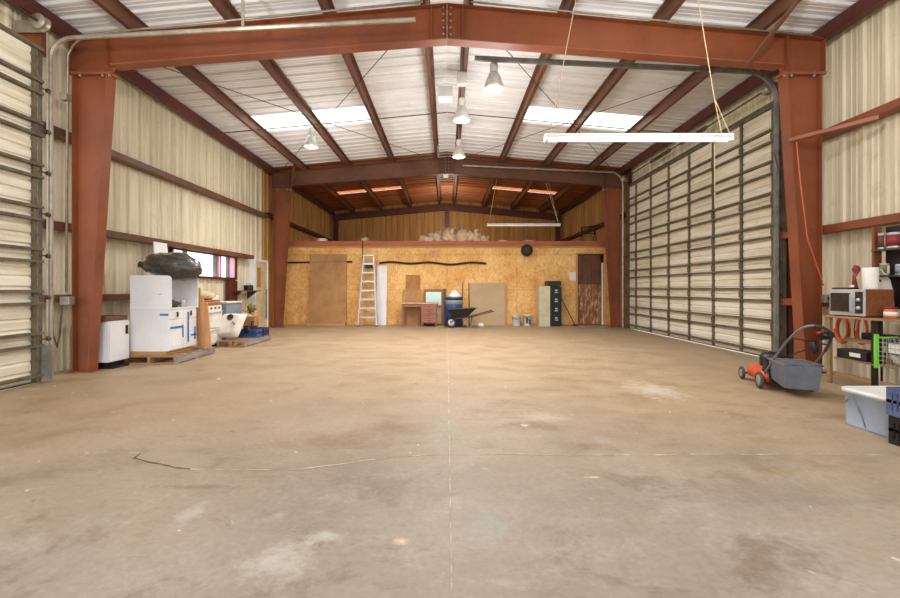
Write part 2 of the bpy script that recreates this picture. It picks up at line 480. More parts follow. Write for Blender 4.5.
# ------------------------------------------------------------------ camera
# camera: 16.8 mm on 36 mm, eye 1.25 m, level, small lens shift
F = 420.0; CZ = 1.25
cam = bpy.data.cameras.new('camera'); co = bpy.data.objects.new('camera', cam); COL.objects.link(co)
cam.sensor_width = 36; cam.lens = 36*F/900; cam.shift_x = 3/900; cam.shift_y = -10/900
cam.clip_start = .05; cam.clip_end = 500
co.location = (0, 0, CZ); co.rotation_euler = (R(90), 0, 0)
scn.camera = co

# ------------------------------------------------------------------ building dimensions
WX = 5.88            # inner face of the side walls
Y0, Y1 = -4.2, 21.3  # open front, rear wall
YF = (-.95, 6.35, 13.65)   # steel frames
YP = 14.66           # strand-board partition face
ZR, SL = 5.52, .092  # rafter top at ridge, roof slope
def zr(x): return ZR-SL*abs(x)     # top of rafters
def zs(x): return zr(x)+.205       # underside of roof sheet

# floor, outside ground
struct('floor', MB().box(-WX-.15, WX+.15, Y0, Y1+.1, -.15, 0), 'floor')
tag(solo('ground', MB().box(-60, 60, -60, 80, -.45, -.2), 'ground'), 'pale yard ground outside', None, kind='structure')

# corrugated sheet walls
PROF = [(0, 0), (.055, 0), (.075, .032), (.115, .032), (.135, 0), (.185, 0), (.195, .008), (.215, .008), (.225, 0), (.265, 0), (.275, .008), (.295, .008), (.305, 0)]
def ribs(a, b):
    out = []; n = int(math.ceil((b-a)/.305))
    for i in range(n):
        for u, h in PROF[:-1]:
            t = a+i*.305+u
            if t < b: out.append((t, h))
    out.append((b, 0)); return out
def corr_side(mb, side, y0, y1, z0, z1, x=WX):
    pts = ribs(y0, y1)
    for (a, ha), (b, hb) in zip(pts, pts[1:]):
        xa = side*(x+.035-ha); xb = side*(x+.035-hb)
        mb.face([(xa, a, z0), (xb, b, z0), (xb, b, z1), (xa, a, z1)])
        
ZT = zs(WX)+.02
def side_wall(side, holes, y0, y1):
    """holes: (ya, yb, za, zb)"""
    mb = MB(); y = y0
    for ya, yb, za, zb in sorted(holes):
        corr_side(mb, side, y, ya, -.05, ZT)
        if za > 0: corr_side(mb, side, ya, yb, -.05, za)
        corr_side(mb, side, ya, yb, zb, ZT)
        y = yb
    corr_side(mb, side, y, y1, -.05, ZT)
    return mb
WIN = (8.95, 11.60, 1.56, 2.10)
DL = (-1.0, 5.56, 0, 4.38)          # left overhead door opening
DR = (7.3, 13.3, 0, 4.42)          # right overhead door opening
PD = (12.58, 13.43, 0, 2.1)        # left personnel door
struct('wall_left', side_wall(-1, [DL, WIN, PD], Y0, 13.45), 'wall')
struct('wall_right', side_wall(1, [DR], Y0, 13.45), 'wall')
mb = MB(); corr_side(mb, -1, 13.45, Y1+.06, -.05, ZT); struct('wall_rear_left', mb, 'wall_rear')
mb = MB(); corr_side(mb, 1, 13.45, Y1+.06, -.05, ZT); struct('wall_rear_right', mb, 'wall_rear')
mb = MB()
pts = ribs(-WX-.04, WX+.04)
for (a, ha), (b, hb) in zip(pts, pts[1:]):
    mb.face([(a, Y1+.035-ha, -.05), (b, Y1+.035-hb, -.05), (b, Y1+.035-hb, zs(b)+.03), (a, Y1+.035-ha, zs(a)+.03)])
struct('wall_back', mb, 'wall_rear')

# roof: ribs run from ridge to eave
SKY = [(9.9, 10.81)]
def roof_piece(mb, side, y0, y1, xa, xb):
    n = int(round((y1-y0)/.305)); pts = ribs(y0, y1)
    for (a, ha), (b, hb) in zip(pts, pts[1:]):
        mb.face([(side*xa, a, zs(xa)+.035-ha), (side*xb, a, zs(xb)+.035-ha), (side*xb, b, zs(xb)+.035-hb), (side*xa, b, zs(xa)+.035-hb)])
def roof(y0, y1, sky, mats, name):
    mb = MB()
    XE = WX+.1
    for side in (-1, 1):
        y = y0
        for a, b in sky:
            roof_piece(mb, side, y, a, 0, XE)
            roof_piece(mb, side, a, b, 0, 1.82); roof_piece(mb, side, a, b, 4.72, XE)
            y = b
        roof_piece(mb, side, y, y1, 0, XE)
    struct(name, mb, mats)
roof(Y0, 13.75, [(-.9, .6), (9.9, 10.81)], 'roof', 'ceiling')
roof(13.75, Y1+.05, [(17.6, 18.1)], 'roof_rear', 'ceiling_rear')
wn = 2
for (a, b) in [(-.9, .6), (9.9, 10.81), (17.6, 18.1)]:  # front pair is unseen, added to let in more daylight
    for side in (-1, 1):
        mb = MB()
        for c0, c1 in ((a, (a+b)/2), ((a+b)/2, b)):
            pts = ribs(c0, c1)
            for (p, hp), (q, hq) in zip(pts, pts[1:]):
                mb.face([(side*1.82, p, zs(1.82)+.04-hp), (side*4.72, p, zs(4.72)+.04-hp), (side*4.72, q, zs(4.72)+.04-hq), (side*1.82, q, zs(1.82)+.04-hq)])
        struct('window_%d' % wn, mb, 'skylight' if a < 15 else m_trans('amber_lit_aged_roof_panel', (180, 110, 66)), 'translucent roof panel letting daylight in'); wn += 1  # amber of the dirty rear panels also carries the dim orange light

# ------------------------------------------------------------------ steel frames
SIDE = {-1: 'left', 1: 'right'}
def poly_prism_xz(mb, pts, y0, y1):
    return mb.prism(pts, 'y', y0, y1)
def frame(yc, where, rafmat='red', colmat='red'):
    hw = .09
    for s in (-1, 1):
        # column: tapers from .54 m at the knee to .3 m at the floor
        xo, xb, xt = 5.58, 5.37, 5.09
        zk = 4.46
        t = thing('steel_column', 'tapered red steel column on the %s side of the %s frame' % (SIDE[s], where), 'column', (s*5.42, yc, 0), 0, 'tapered steel columns')
        part('web', MB().prism([(s*xo, .02), (s*xb, .02), (s*xt, zk), (s*xo, zk)], 'y', yc-.006, yc+.006), colmat, t)
        part('outer_flange', MB().box(min(s*xo, s*(xo+.016)), max(s*xo, s*(xo+.016)), yc-hw, yc+hw, .02, zk), colmat, t)
        part('inner_flange', MB().prism([(s*xb, .02), (s*(xb-.016), .02), (s*(xt-.016), zk), (s*xt, zk)], 'y', yc-hw, yc+hw), colmat, t)
        part('base_plate', MB().box(min(s*(xo+.05), s*(xb-.06)), max(s*(xo+.05), s*(xb-.06)), yc-hw-.02, yc+hw+.02, 0, .02), colmat, t)
        part('cap_plate', MB().box(min(s*5.66, s*5.03), max(s*5.66, s*5.03), yc-hw, yc+hw, zk, zk+.02), 'redlight', t)
        for k, xx in enumerate((5.5, 5.16, 5.06)):
            part('bolt', MB().lathe([(0, -.03), (.02, -.03), (.02, .05), (0, .05)], (s*xx, yc-hw+.035, zk), 8, smooth=False), 'galv', t)
        # rafter half
        t = thing('steel_rafter', 'red steel roof beam, %s half of the %s frame' % (SIDE[s], where), 'beam', (s*2.7, yc, zk+.02), 0, 'steel roof beams')
        def zb(x): return 4.90-.0835*abs(x)+(.0)
        xin = .001
        xe = 5.66
        zbe = zk+.02
        part('web', MB().prism([(s*xin, 4.98), (s*5.0, zbe+.12), (s*5.06, zbe+.016), (s*xe, zbe), (s*xe, zr(xe)), (s*xin, ZR)], 'y', yc-.006, yc+.006), rafmat, t)
        part('top_flange', MB().prism([(s*xin, ZR-.014), (s*xe, zr(xe)-.014), (s*xe, zr(xe)), (s*xin, ZR)], 'y', yc-hw, yc+hw), rafmat, t)
        part('bottom_flange', MB().prism([(s*xin, 4.98), (s*5.03, zbe+.115), (s*5.03, zbe+.131), (s*xin, 4.996)], 'y', yc-hw, yc+hw), 'redlight' if rafmat == 'red' else rafmat, t)
        part('knee_plate', MB().box(min(s*5.66, s*5.03), max(s*5.66, s*5.03), yc-hw, yc+hw, zbe, zbe+.018), rafmat, t)
        for nm, xx in (('end_plate', .0135), ('stiffener', .24), ('stiffener', 5.1), ('end_plate', 5.65)):
            z0 = 4.99-.077*xx if xx < 5 else zbe+.018
            part(nm, MB().box(min(s*xx, s*(xx-.012)), max(s*xx, s*(xx-.012)), yc-hw+.004, yc+hw-.004, z0+.01, zr(xx)-.016), rafmat, t)
        for k in range(5):
            part('bolt', MB().lathe([(0, -.022), (.015, -.022), (.015, .0), (0, .0)], (s*.055, yc-.07, 5.05+k*.1), 8, axis=(0, 1, 0), smooth=False), 'galv', t)
frame(YF[1], 'nearer')
frame(YF[2], 'farther', 'purlin', 'red')

# rear end frame: posts and a shallow beam on the rear wall
for s, nm in ((-1, 'left corner'), (0, 'centre'), (1, 'right corner')):
    x = s*5.6-(0 if s else 0)
    mb = MB().box(x-.1, x+.1, Y1-.22, Y1-.02, 2.95, zr(x)-.32)
    solo('steel_post', mb, 'maroon', 'dark maroon post at the %s of the rear loft wall' % nm, 'post', 'rear wall posts')
for s in (-1, 1):
    mb = MB().prism([(s*.0, ZR-.3), (s*5.75, zr(5.75)-.3), (s*5.75, zr(5.75)), (0, ZR)], 'y', Y1-.24, Y1-.06)
    solo('steel_rafter', mb, 'maroon', 'dark maroon end beam on the rear wall, %s half' % SIDE[s], 'beam', 'steel roof beams')
solo('wall_girt', MB().box(-5.48, -.12, Y1-.22, Y1-.04, 3.06, 3.24), 'maroon', 'dark low rail across the rear loft wall, left half', 'girt', 'side wall girts')
solo('wall_girt', MB().box(.12, 5.48, Y1-.22, Y1-.04, 3.06, 3.24), 'maroon', 'dark low rail across the rear loft wall, right half', 'girt', 'side wall girts')

# purlins (Z section) along the whole length
ORD = ['nearest the ridge', 'second from the ridge', 'third from the ridge', 'fourth from the ridge']
def purlin(s, x):
    z0 = zr(x)+.003; z1 = zs(x)-.003; t = .008; f = .07
    o = [(x, z0), (x+f, z0), (x+f, z0+t), (x+t, z0+t), (x+t, z1), (x, z1), (x-f+t, z1), (x-f+t, z1-t), (x, z1-t)]
    return MB().prism([(s*a, b) for a, b in o], 'y', Y0+.1, Y1-.02)
for s in (-1, 1):
    for i, x in enumerate((.32, 1.78, 3.22, 4.66)):
        solo('roof_purlin', purlin(s, x), 'purlin', 'brown-red roof purlin on the %s slope, %s' % (SIDE[s], ORD[i]), 'purlin', 'roof purlins')
    x = 5.62; z0 = zr(x)-.02; z1 = zs(x)-.03
    solo('eave_strut', MB().prism([(s*x, z0), (s*(x+.12), z0), (s*(x+.12), z0+.01), (s*(x+.012), z0+.01), (s*(x+.012), z1), (s*(x+.12), z1), (s*(x+.12), z1+.01), (s*x, z1+.01)], 'y', Y0+.1, Y1-.25), 'maroon',
         'dark red eave beam along the top of the %s wall' % SIDE[s], 'beam', 'eave beams')

# girts (Z section) on the side walls, cut by frames and doors
def girt(s, y0, y1, z, label, mat='purlin', d=.2):
    x0, x1 = WX-.005-d, WX-.005
    mb = MB().prism([(s*x1, z-.07), (s*x0, z-.07), (s*x0, z+.03), (s*(x0+.03), z+.045), (s*x1, z+.045), (s*x1, z+.037), (s*(x0+.034), z+.037), (s*(x0+.008), z+.025), (s*(x0+.008), z-.062), (s*x1, z-.062)], 'y', y0, y1)
    solo('wall_girt', mb, mat, label, 'girt', 'side wall girts')
girt(-1, 5.75, 13.4, 3.58, 'brown-red upper girt along the left wall above the window')
girt(-1, 5.75, 12.35, 2.2, 'brown-red middle girt just above the left wall window')
girt(-1, 5.75, 8.9, 1.12, 'brown-red low girt behind the white kitchen cabinets')
girt(1, Y0+.2, 7.15, 3.62, 'orange-red upper girt on the right wall beside the column', 'red')
girt(1, Y0+.2, 7.15, 2.17, 'orange-red girt on the right wall above the hanging shelves', 'red')
girt(1, 5.75, 7.15, 1.05, 'orange-red low girt on the right wall behind the column', 'red')
girt(-1, 13.5, Y1-.3, 3.66, 'dark girt along the left loft wall', 'maroon')
girt(1, 13.5, Y1-.3, 3.66, 'dark girt along the right loft wall', 'maroon')

# brace angles and rods
def rod(name, label, pts, r, mat, cat, group=None, n=6):
    return solo(name, MB().tube(pts, r, n), mat, label, cat, group)
solo('brace_angle', MB().bar((5.09, 6.24, 3.46), (5.66, 5.50, 3.5), .06, .05), 'redlight', 'pale red brace from right column flange to the upper girt', 'brace', 'flange braces')
solo('brace_angle', MB().bar((4.45, 6.22, 4.57), (4.65, 5.5, 5.1), .05, .04), 'purlin', 'brown brace from right rafter down to roof purlin', 'brace', 'flange braces')
solo('brace_angle', MB().bar((-5.0, 13.53, 4.66), (-4.69, 12.9, 5.12), .05, .04), 'purlin', 'short brace at the left knee of the farther frame', 'brace', 'flange braces')
G = 'roof brace rods'
rod('brace_rod', 'thin diagonal brace rod under the left roof slope, falling towards the eave', [(-.55, 6.6, 5.44), (-5.3, 13.4, 5.02)], .008, 'darkmetal', 'rod', G)
rod('brace_rod', 'thin diagonal brace rod under the left roof slope, rising away to the ridge', [(-5.3, 6.6, 5.02), (-.55, 13.4, 5.44)], .008, 'darkmetal', 'rod', G)
rod('brace_rod', 'thin diagonal brace rod under the right roof slope, falling towards the eave', [(.55, 6.6, 5.44), (5.3, 13.4, 5.02)], .008, 'darkmetal', 'rod', G)
rod('brace_rod', 'thin diagonal brace rod under the right roof slope, rising away to the ridge', [(5.3, 6.6, 5.02), (.55, 13.4, 5.44)], .008, 'darkmetal', 'rod', G)
for s in (-1, 1):
    rod('bridging_rod', 'level rod tying the purlins together on the %s slope' % SIDE[s], [(0 if s < 0 else .012, 10.3, ZR+.06), (s*5.6, 10.3, zr(5.6)+.06)], .012, 'darkmetal', 'rod', 'purlin tie rods')
rod('brace_rod', 'thin rod running from the right column towards the tall door', [(5.10, 6.56, 3.40), (5.56, 7.05, 3.27)], .009, 'redlight', 'rod')

# ------------------------------------------------------------------ loft partition
PDX = (4.54, 5.5, 2.47)    # doorway in the partition
mb = MB()
mb.box(-WX+.01, PDX[0], YP, YP+.1, 0, 2.74).box(PDX[0], PDX[1], YP, YP+.1, PDX[2], 2.74).box(PDX[1], WX-.01, YP, YP+.1, 0, 2.74)
struct('wall_middle', mb, 'osb')
struct('floor_loft', MB().box(-WX+.01, WX-.01, YP, Y1-.01, 2.75, 2.92), 'tanboard')
struct('trim_1', MB().box(-WX+.02, WX-.02, YP-.045, YP-.002, 2.745, 2.92), 'fascia', 'reddish timber board along the loft edge')
struct('trim_2', MB().box(-WX+.02, WX-.02, YP-.025, YP-.002, 2.69, 2.742), 'timber_x', 'pale batten under the loft edge')
# doorway panel
t = thing('door_2', None, None, ((PDX[0]+PDX[1])/2, YP+.12, 0), kind='structure')
t['label'] = 'brown board filling the doorway at the right of the strand-board wall'
part('upper_panel', MB().box(PDX[0]+.02, PDX[1]-.1, YP+.11, YP+.14, 1.42, PDX[2]-.02), 'doorwood', t)
part('lower_panel', MB().box(PDX[0]+.02, PDX[1]-.1, YP+.1, YP+.14, .02, 1.41), 'doorscuff', t)
part('door_edge', MB().box(PDX[1]-.07, PDX[1]-.02, YP+.06, YP+.14, 0, PDX[2]-.3), 'paper', t, label='pale edge strip')
part('frame', MB().box(PDX[0]-.05, PDX[0]+.015, YP-.03, YP-.002, 0, PDX[2]).box(PDX[0]-.05, PDX[1]+.05, YP-.03, YP-.002, PDX[2], PDX[2]+.04), 'timber', t)
struct('wall_room', MB().box(4.3, WX-.02, YP+.6, YP+.65, 0, 2.74), 'doorwood')

# floor joints
struct('trim_3', MB().box(.016, .023, 1.0, 13.0, .0, .0015), 'caulk', 'pale filler in the long floor joint')
mb = MB(); random.seed(3)
def ragged(mb, x0, x1, y, w, amp, step=.07, z=.002):
    x = x0; py = y
    while x < x1:
        nx = x+step; ny = y+amp*noise.noise(Vector((nx*1.7, y, 0)))+amp*.4*noise.noise(Vector((nx*9, y, 3)))
        ww = w*(.5+random.random())
        mb.face([(x, py-ww/2, z), (nx, ny-ww/2, z), (nx, ny+ww/2, z), (x, py+ww/2, z)])
        x, py = nx, ny
ragged(mb, .02, 4.1, 3.17, .012, .03)
struct('trim_4', mb, 'caulk', 'pale filler in the cross floor joint')
def floorline(pts, w, z=.002):
    mb = MB()
    q = []
    for (ax, ay), (bx, by) in zip(pts, pts[1:]):
        n = max(2, int(math.hypot(bx-ax, by-ay)/.05))
        for i in range(n):
            f = i/n; q.append(Vector((ax+(bx-ax)*f, ay+(by-ay)*f, z))+Vector((0, .012*noise.noise(Vector((ax+(bx-ax)*f, ay, 2))*9), 0)))
    q.append(Vector((*pts[-1], z)))
    for a, b in zip(q, q[1:]):
        d = (b-a).normalized(); nn = Vector((-d.y, d.x, 0))*w*(.4+.8*random.random())
        mb.face([a-nn, b-nn, b+nn, a+nn])
    return mb
struct('trim_5', floorline([(-2.78, 3.22), (-2.33, 3.20)], .007), 'caulk', 'pale filler beside the crack')
struct('trim_6', floorline([(-2.33, 3.20), (-2.31, 3.10), (-2.22, 3.07), (-2.12, 3.02), (-1.9, 2.94), (-1.78, 2.91)], .009), 'crack', 'dark ragged crack in the concrete')
struct('trim_7', floorline([(-1.78, 2.91), (-1.3, 2.90), (-1.05, 2.91), (-.75, 3.0), (-.4, 3.13), (0, 3.17)], .007), 'caulk', 'pale bent line of filler in the floor')

# ------------------------------------------------------------------ overhead doors
def overhead(name, label, s, xp, y0, y1, h, stiles, gap, po=.08):
    """xp: inner face of panels; sections of ribbed steel with strut pairs"""
    t = thing(name, None, None, (s*xp, (y0+y1)/2, 0), kind='structure'); t['label'] = label
    nsec = 8; sh = (h-gap)/nsec
    for k in range(nsec):
        z0 = gap+k*sh; z1 = z0+sh-.0005
        # horizontally ribbed section skin
        prof = []; z = z0; steps = 4; w = (z1-z0)/steps
        for i in range(steps):
            prof += [(z, 0), (z+w*.12, .02), (z+w*.78, .02), (z+w*.92, 0)]
            z += w
        prof.append((z1, 0))
        mb = MB()
        inner = [(s*(xp+.02-d), zz) for zz, d in prof]
        outer = [(s*(xp+.06), z1), (s*(xp+.06), z0)]
        mb.prism(inner+outer, 'y', y0, y1)
        part('door_section', mb, 'garage', t)
        for zz in ((z0+po,)) + ((z1-po,) if k < nsec-1 else (z1-.05,)):
            m2 = MB().box(min(s*(xp-.07), s*(xp+.006)), max(s*(xp-.07), s*(xp+.006)), y0-.02, y1+.02, zz-.018, zz+.018)
            part('strut', m2, 'strut', t)
    for ys in stiles:
        m2 = MB()
        for k in range(nsec):
            z0 = gap+k*sh
            m2.box(min(s*(xp-.03), s*(xp+.008)), max(s*(xp-.03), s*(xp+.008)), ys-.028, ys+.028, z0+.01, z0+sh-.015)
            if k: m2.box(min(s*(xp-.045), s*(xp-.028)), max(s*(xp-.045), s*(xp-.028)), ys-.035, ys+.035, z0-.06, z0+.05)
        part('stile', m2, 'strut', t)
    for k in range(1, nsec):
        for ys in (y0+.03, y1-.03):
            d = 1 if ys > (y0+y1)/2 else -1
            part('roller', MB().tube([(s*(xp-.05), ys, gap+k*sh), (s*(xp-.05), ys+d*.14, gap+k*sh)], .01).lathe([(0, 0), (.03, 0), (.03, .025), (0, .025)], (s*(xp-.05), ys+d*.11, gap+k*sh), 12, axis=(0, d, 0)), 'darkmetal', t)
    part('bottom_seal', MB().box(min(s*(xp), s*(xp+.05)), max(s*(xp), s*(xp+.05)), y0, y1, gap-.012, gap), 'black', t)
    return t

overhead('door_1', 'ribbed cream overhead door with paired horizontal struts on the left wall', -1, 5.42, -.9, 5.56, 4.47, [5.50, 4.6, 3.7, 2.8, 1.9, 1.0, .1, -.8], .03)
overhead('door_3', 'tall cream overhead door with grid of struts on the right wall', 1, 5.74, 7.29, 13.28, 4.5, [7.37, 8.17, 9.03, 9.93, 10.85, 11.8, 12.72, 13.22], .035, .105)

def arc(c, r, a0, a1, n=8):
    return [(c[0]+r*math.cos(a0+(a1-a0)*i/n), c[1]+r*math.sin(a0+(a1-a0)*i/n)) for i in range(n+1)]
def track(label, s, x, y, ztop, xin, zin, mat, r=.38, w=.04):
    """vertical C track that curves into a level arm running inwards"""
    t = thing('door_track', label, 'track', (s*x, y, 0), 0, 'overhead door tracks')
    pts = [(x, .02), (x, ztop-r)]
    sl = (zin-ztop)/(x-r-xin)
    pts += [(x-r+r*math.cos(a), ztop-r+r*math.sin(a)) for a in [i*math.pi/2/8 for i in range(1, 9)]]
    pts.append((xin, zin))
    m = MB()
    m.tube([(s*a, y, b) for a, b in pts], w, 6)
    part('rail', m, mat, t)
    return t
T1 = track('left door track, pale steel, curving under the near rafter', -1, 5.40, 5.72, 4.67, .43, 4.92, 'galv', .3, .03)
part('wall_angle', MB().box(-5.52, -5.40, 5.60, 5.607, 0, 4.5), 'strut', T1)
part('guard_plate', MB().box(-5.37, -5.36, 5.56, 5.70, .02, .5), 'greysteel', T1)
part('hanger', MB().bar((-2.78, 5.72, 4.8), (-2.78, 5.72, 5.45), .04, .01), 'galv', T1)
T2 = track('near track of the right door, grey steel arm over to the middle', 1, 5.62, 7.16, 4.96, .47, 5.18, 'greysteel', .5, .045)
part('wall_angle', MB().box(5.72, 5.74, 7.1, 7.27, 0, 4.6).box(5.66, 5.72, 7.225, 7.232, 0, 4.6), 'strut', T2)
T3 = track('far track of the right door, grey arm under the farther frame', 1, 5.62, 13.42, 4.98, .5, 5.20, 'greysteel', .4, .03)
part('wall_angle', MB().box(5.72, 5.74, 13.32, 13.42, 0, 4.6), 'strut', T3)
T3.children[0].data.materials[0] = MAT['galv']

# torsion shafts over the doors
def shaft(label, s, x, z, y0, y1):
    t = thing('torsion_shaft', label, 'shaft', (s*x, (y0+y1)/2, z), 0, 'door torsion shafts')
    part('shaft', MB().tube([(s*x, y0, z), (s*x, y1, z)], .016, 10), 'darkmetal', t)
    for yy in (y0+.1, y1-.1):
        part('cable_drum', MB().lathe([(0, -.05), (.1, -.05), (.1, -.035), (.075, -.03), (.075, .03), (.1, .035), (.1, .05), (0, .05)], (s*x, yy, z), 20, axis=(0, 1, 0)), 'galv', t)
    L = y1-y0
    for k, (a, b) in enumerate(((.3, .46), (.54, .7))):
        m = MB(); pts = []
        n = 160
        for i in range(n+1):
            f = i/n; ang = f*2*math.pi*20
            pts.append((s*(x)+.042*math.cos(ang), y0+L*(a+(b-a)*f), z+.042*math.sin(ang)))
        m.tube(pts, .009, 5); part('spring', m, 'darkmetal', t)
    for yy in (y0+.02, y1-.02):
        part('bearing_plate', MB().box(min(s*(x-.02), s*5.87), max(s*(x-.02), s*5.87), yy-.006, yy+.006, z-.08, z+.08), 'galv', t)
shaft('spring shaft with cable drums above the left overhead door', -1, 5.42, 4.80, -1.1, 5.70)
shaft('spring shaft with cable drums above the right overhead door', 1, 5.6, 4.74, 7.22, 13.38)
rod('lift_cable', 'thin lifting cable beside the left overhead door', [(-5.38, 5.655, .3), (-5.38, 5.655, 4.7)], .012, 'galv', 'cable')
# jambs and headers of the doors
solo('door_jamb', MB().box(-5.87, -5.54, 5.74, 5.82, 4.46, 4.86), 'red', 'short red steel stub above the corner of left overhead door', 'jamb', 'overhead door jambs')
solo('door_jamb', MB().box(5.78, 5.86, 7.1, 7.28, 0, 5.02), 'maroon', 'dark red jamb at the near edge of right overhead door', 'jamb', 'overhead door jambs')
solo('door_jamb', MB().box(5.76, 5.86, 13.31, 13.44, 0, 5.02), 'maroon', 'dark red jamb at the far edge of right overhead door', 'jamb', 'overhead door jambs')
solo('door_header', MB().box(5.80, 5.86, 7.39, 13.3, 4.42, 4.6), 'strut', 'steel header over the right overhead door', 'beam', 'door headers')

# ------------------------------------------------------------------ left window and personnel door
t = thing('window_1', None, None, (-WX, 10.35, 1.5), kind='structure')
t['label'] = 'long low window in the left wall'
ya, yb, za, zb = WIN
mb = MB().box(-5.92, -5.82, ya, yb, za-.06, za).box(-5.92, -5.82, ya, yb, zb, zb+.05).box(-5.92, -5.82, ya-.06, ya, za-.06, zb+.05).box(-5.92, -5.82, yb, yb+.06, za-.06, zb+.05)
part('window_frame', mb, 'maroon', t)
for yy, w in ((9.35, .05), (10.58, .07), (11.18, .07)):
    part('mullion', MB().box(-5.88, -5.8, yy-w/2, yy+w/2, za, zb), 'greysteel', t)
part('sash', MB().box(-5.87, -5.84, 10.7, 10.76, za, zb).box(-5.87, -5.84, 10.84, 10.88, za, zb), 'pinktrim', t, label='pink sash strips')
part('blind', MB().box(-5.87, -5.855, 11.23, 11.58, za, zb), m_trans('pink_translucent_sheet', (244, 206, 218)), t, label='pink translucent sheet')
part('blind', MB().box(-5.885, -5.875, 10.76, 10.84, za, zb), m_trans('rose_translucent_sheet', (244, 190, 208)), t, label='rose translucent strip')
part('glass', MB().box(-5.895, -5.89, ya, yb, za, zb), 'glass', t)
solo('window_post', MB().box(-5.86, -5.76, 11.1, 11.55, .78, 1.48), 'maroon', 'dark red panel under the right end of the window', 'post')

t = thing('door_4', None, None, (-5.8, 12.9, 0), kind='structure')
t['label'] = 'cream personnel door by the far left column'
part('frame', MB().box(-5.9, -5.72, 12.53, 12.59, 0, 2.16).box(-5.9, -5.72, 13.42, 13.45, 0, 2.16).box(-5.9, -5.72, 12.59, 13.42, 2.1, 2.16), 'white', t)
dl = part('door_leaf', MB().box(-5.8, -5.755, 12.60, 13.41, .01, 2.09), 'creamdoor', t, .003)
part('window_panel', MB().box(-5.754, -5.748, 12.73, 12.95, 1.3, 1.9), 'cardboard', dl, label='brown board over the door light')
part('door_handle', MB().tube([(-5.72, 13.31, .3), (-5.72, 13.31, 1.25)], .012).tube([(-5.755, 13.31, 1.1), (-5.715, 13.31, 1.1)], .012).tube([(-5.755, 13.31, .4), (-5.715, 13.31, .4)], .012), 'darkmetal', dl)

# ------------------------------------------------------------------ lights hung in the building
def highbay(label, x, y, ztop, zb=4.70, conduit=True):
    t = thing('high_bay_lamp', label, 'lamp', (x, y, zb), 0, 'dome high-bay lamps')
    part('reflector', MB().lathe([(.07, .28), (.085, .27), (.128, .17), (.162, .06), (.172, 0), (.166, 0), (.155, .06), (.113, .165), (.075, .262), (0, .268)], (x, y, zb), 28), 'reflector', t)
    part('ballast_housing', MB().lathe([(0, .45), (.06, .45), (.07, .43), (.07, .30), (.05, .278), (0, .278)], (x, y, zb), 18), 'whiteplain', t)
    part('bulb', MB().lathe([(0, .02), (.03, .03), (.042, .07), (.035, .12), (.02, .17), (.02, .26), (0, .26)], (x, y, zb), 14), 'tubedim', t)
    part('hook', MB().tube([(x, y, zb+.45), (x, y, ztop)], .01), 'galv', t)
    lamp(x, y, zb-.02)
LAMPS = []
def lamp(x, y, z):
    LAMPS.append((x, y, z))
highbay('dome lamp hanging from the grey door track arm right of centre', .81, 7.26, 5.18)
highbay('dome lamp hung alone under the left roof slope', -3.3, 10.2, 5.2)
highbay('nearer dome lamp on the ridge purlin beside a white box', .30, 8.6, ZR)
highbay('farther dome lamp on the ridge purlin', .31, 10.98, ZR)
solo('junction_box', MB().box(.02-.2, .02+.1, 8.45, 8.75, 5.12, 5.34), 'whiteplain', 'flat white box beside the nearer ridge lamp', 'box', bevel=.01)
solo('junction_box', MB().box(.2, .4, 8.2, 8.34, 5.26, 5.5), 'whiteplain', 'small white junction box above the nearer ridge lamp', 'box', bevel=.01)
solo('junction_box', MB().box(-.12, .04, 13.40, 13.5, 4.82, 4.92), 'whiteplain', 'small white box at the peak of the farther frame', 'box', bevel=.01)

def tubelight(label, x0, x1, y, z, mat, wires, wlabel):
    t = thing('fluorescent_light', label, 'light', ((x0+x1)/2, y, z), 0, 'hanging fluorescent lights')
    part('housing', MB().prism([(y-.07, z+.03), (y-.05, z+.065), (y+.05, z+.065), (y+.07, z+.03), (y+.06, z+.03), (y-.06, z+.03)], 'x', x0, x1), 'whiteplain', t)
    for dy in (-.035, .035):
        part('tube', MB().tube([(x0+.03, y+dy, z), (x1-.03, y+dy, z)], .019, 12), mat, t)
    for xx in (x0+.015, x1-.015):
        part('socket', MB().box(xx-.015, xx+.015, y-.06, y+.06, z-.03, z+.03), 'whiteplain', t)
    for pts in wires:
        part('hanging_wire', MB().tube(pts, .006, 5), 'rope', t)
    return t
y = 5.5; m1 = y/F
def W(px, py, Y): return ((px-447)*Y/F, Y, CZ+(289-py)*Y/F)
xa, xb = (545-447)*m1, (731-447)*m1; zt = CZ+(289-139.5)*m1
tubelight('long lit fluorescent light hanging near the camera side of the near frame', xa, xb, y, zt, 'tubelit',
          [[(xa+.06, y, zt+.06), (1.75, y, 5.36)], [(xb-.12, y, zt+.06), (3.50, y, 3.75)], [(xb-.01, y, zt+.06), (3.50, y, 3.75)], [(3.50, y, 3.75), (3.26, y, 5.22)]], '')
y = 14.0; m2 = y/F
xa, xb = (487-447)*m2, (560-447)*m2; zt = CZ+(289-225.5)*m2
tubelight('small far fluorescent light hanging in front of the loft', xa, xb, y, zt, 'tubedim',
          [[(xa+.06, y, zt+.06), (1.74, y, 5.36)], [(xb-.05, y, zt+.06), (3.16, y, 5.22)], [(xb-.05, y, zt+.06), (3.28, y, 5.22)]], '')
rod('pull_string', 'pale cord hanging below the right end of the near fluorescent light', [(3.50, 5.5, 3.24), (3.51, 5.5, 2.3)], .005, 'rope', 'cord')

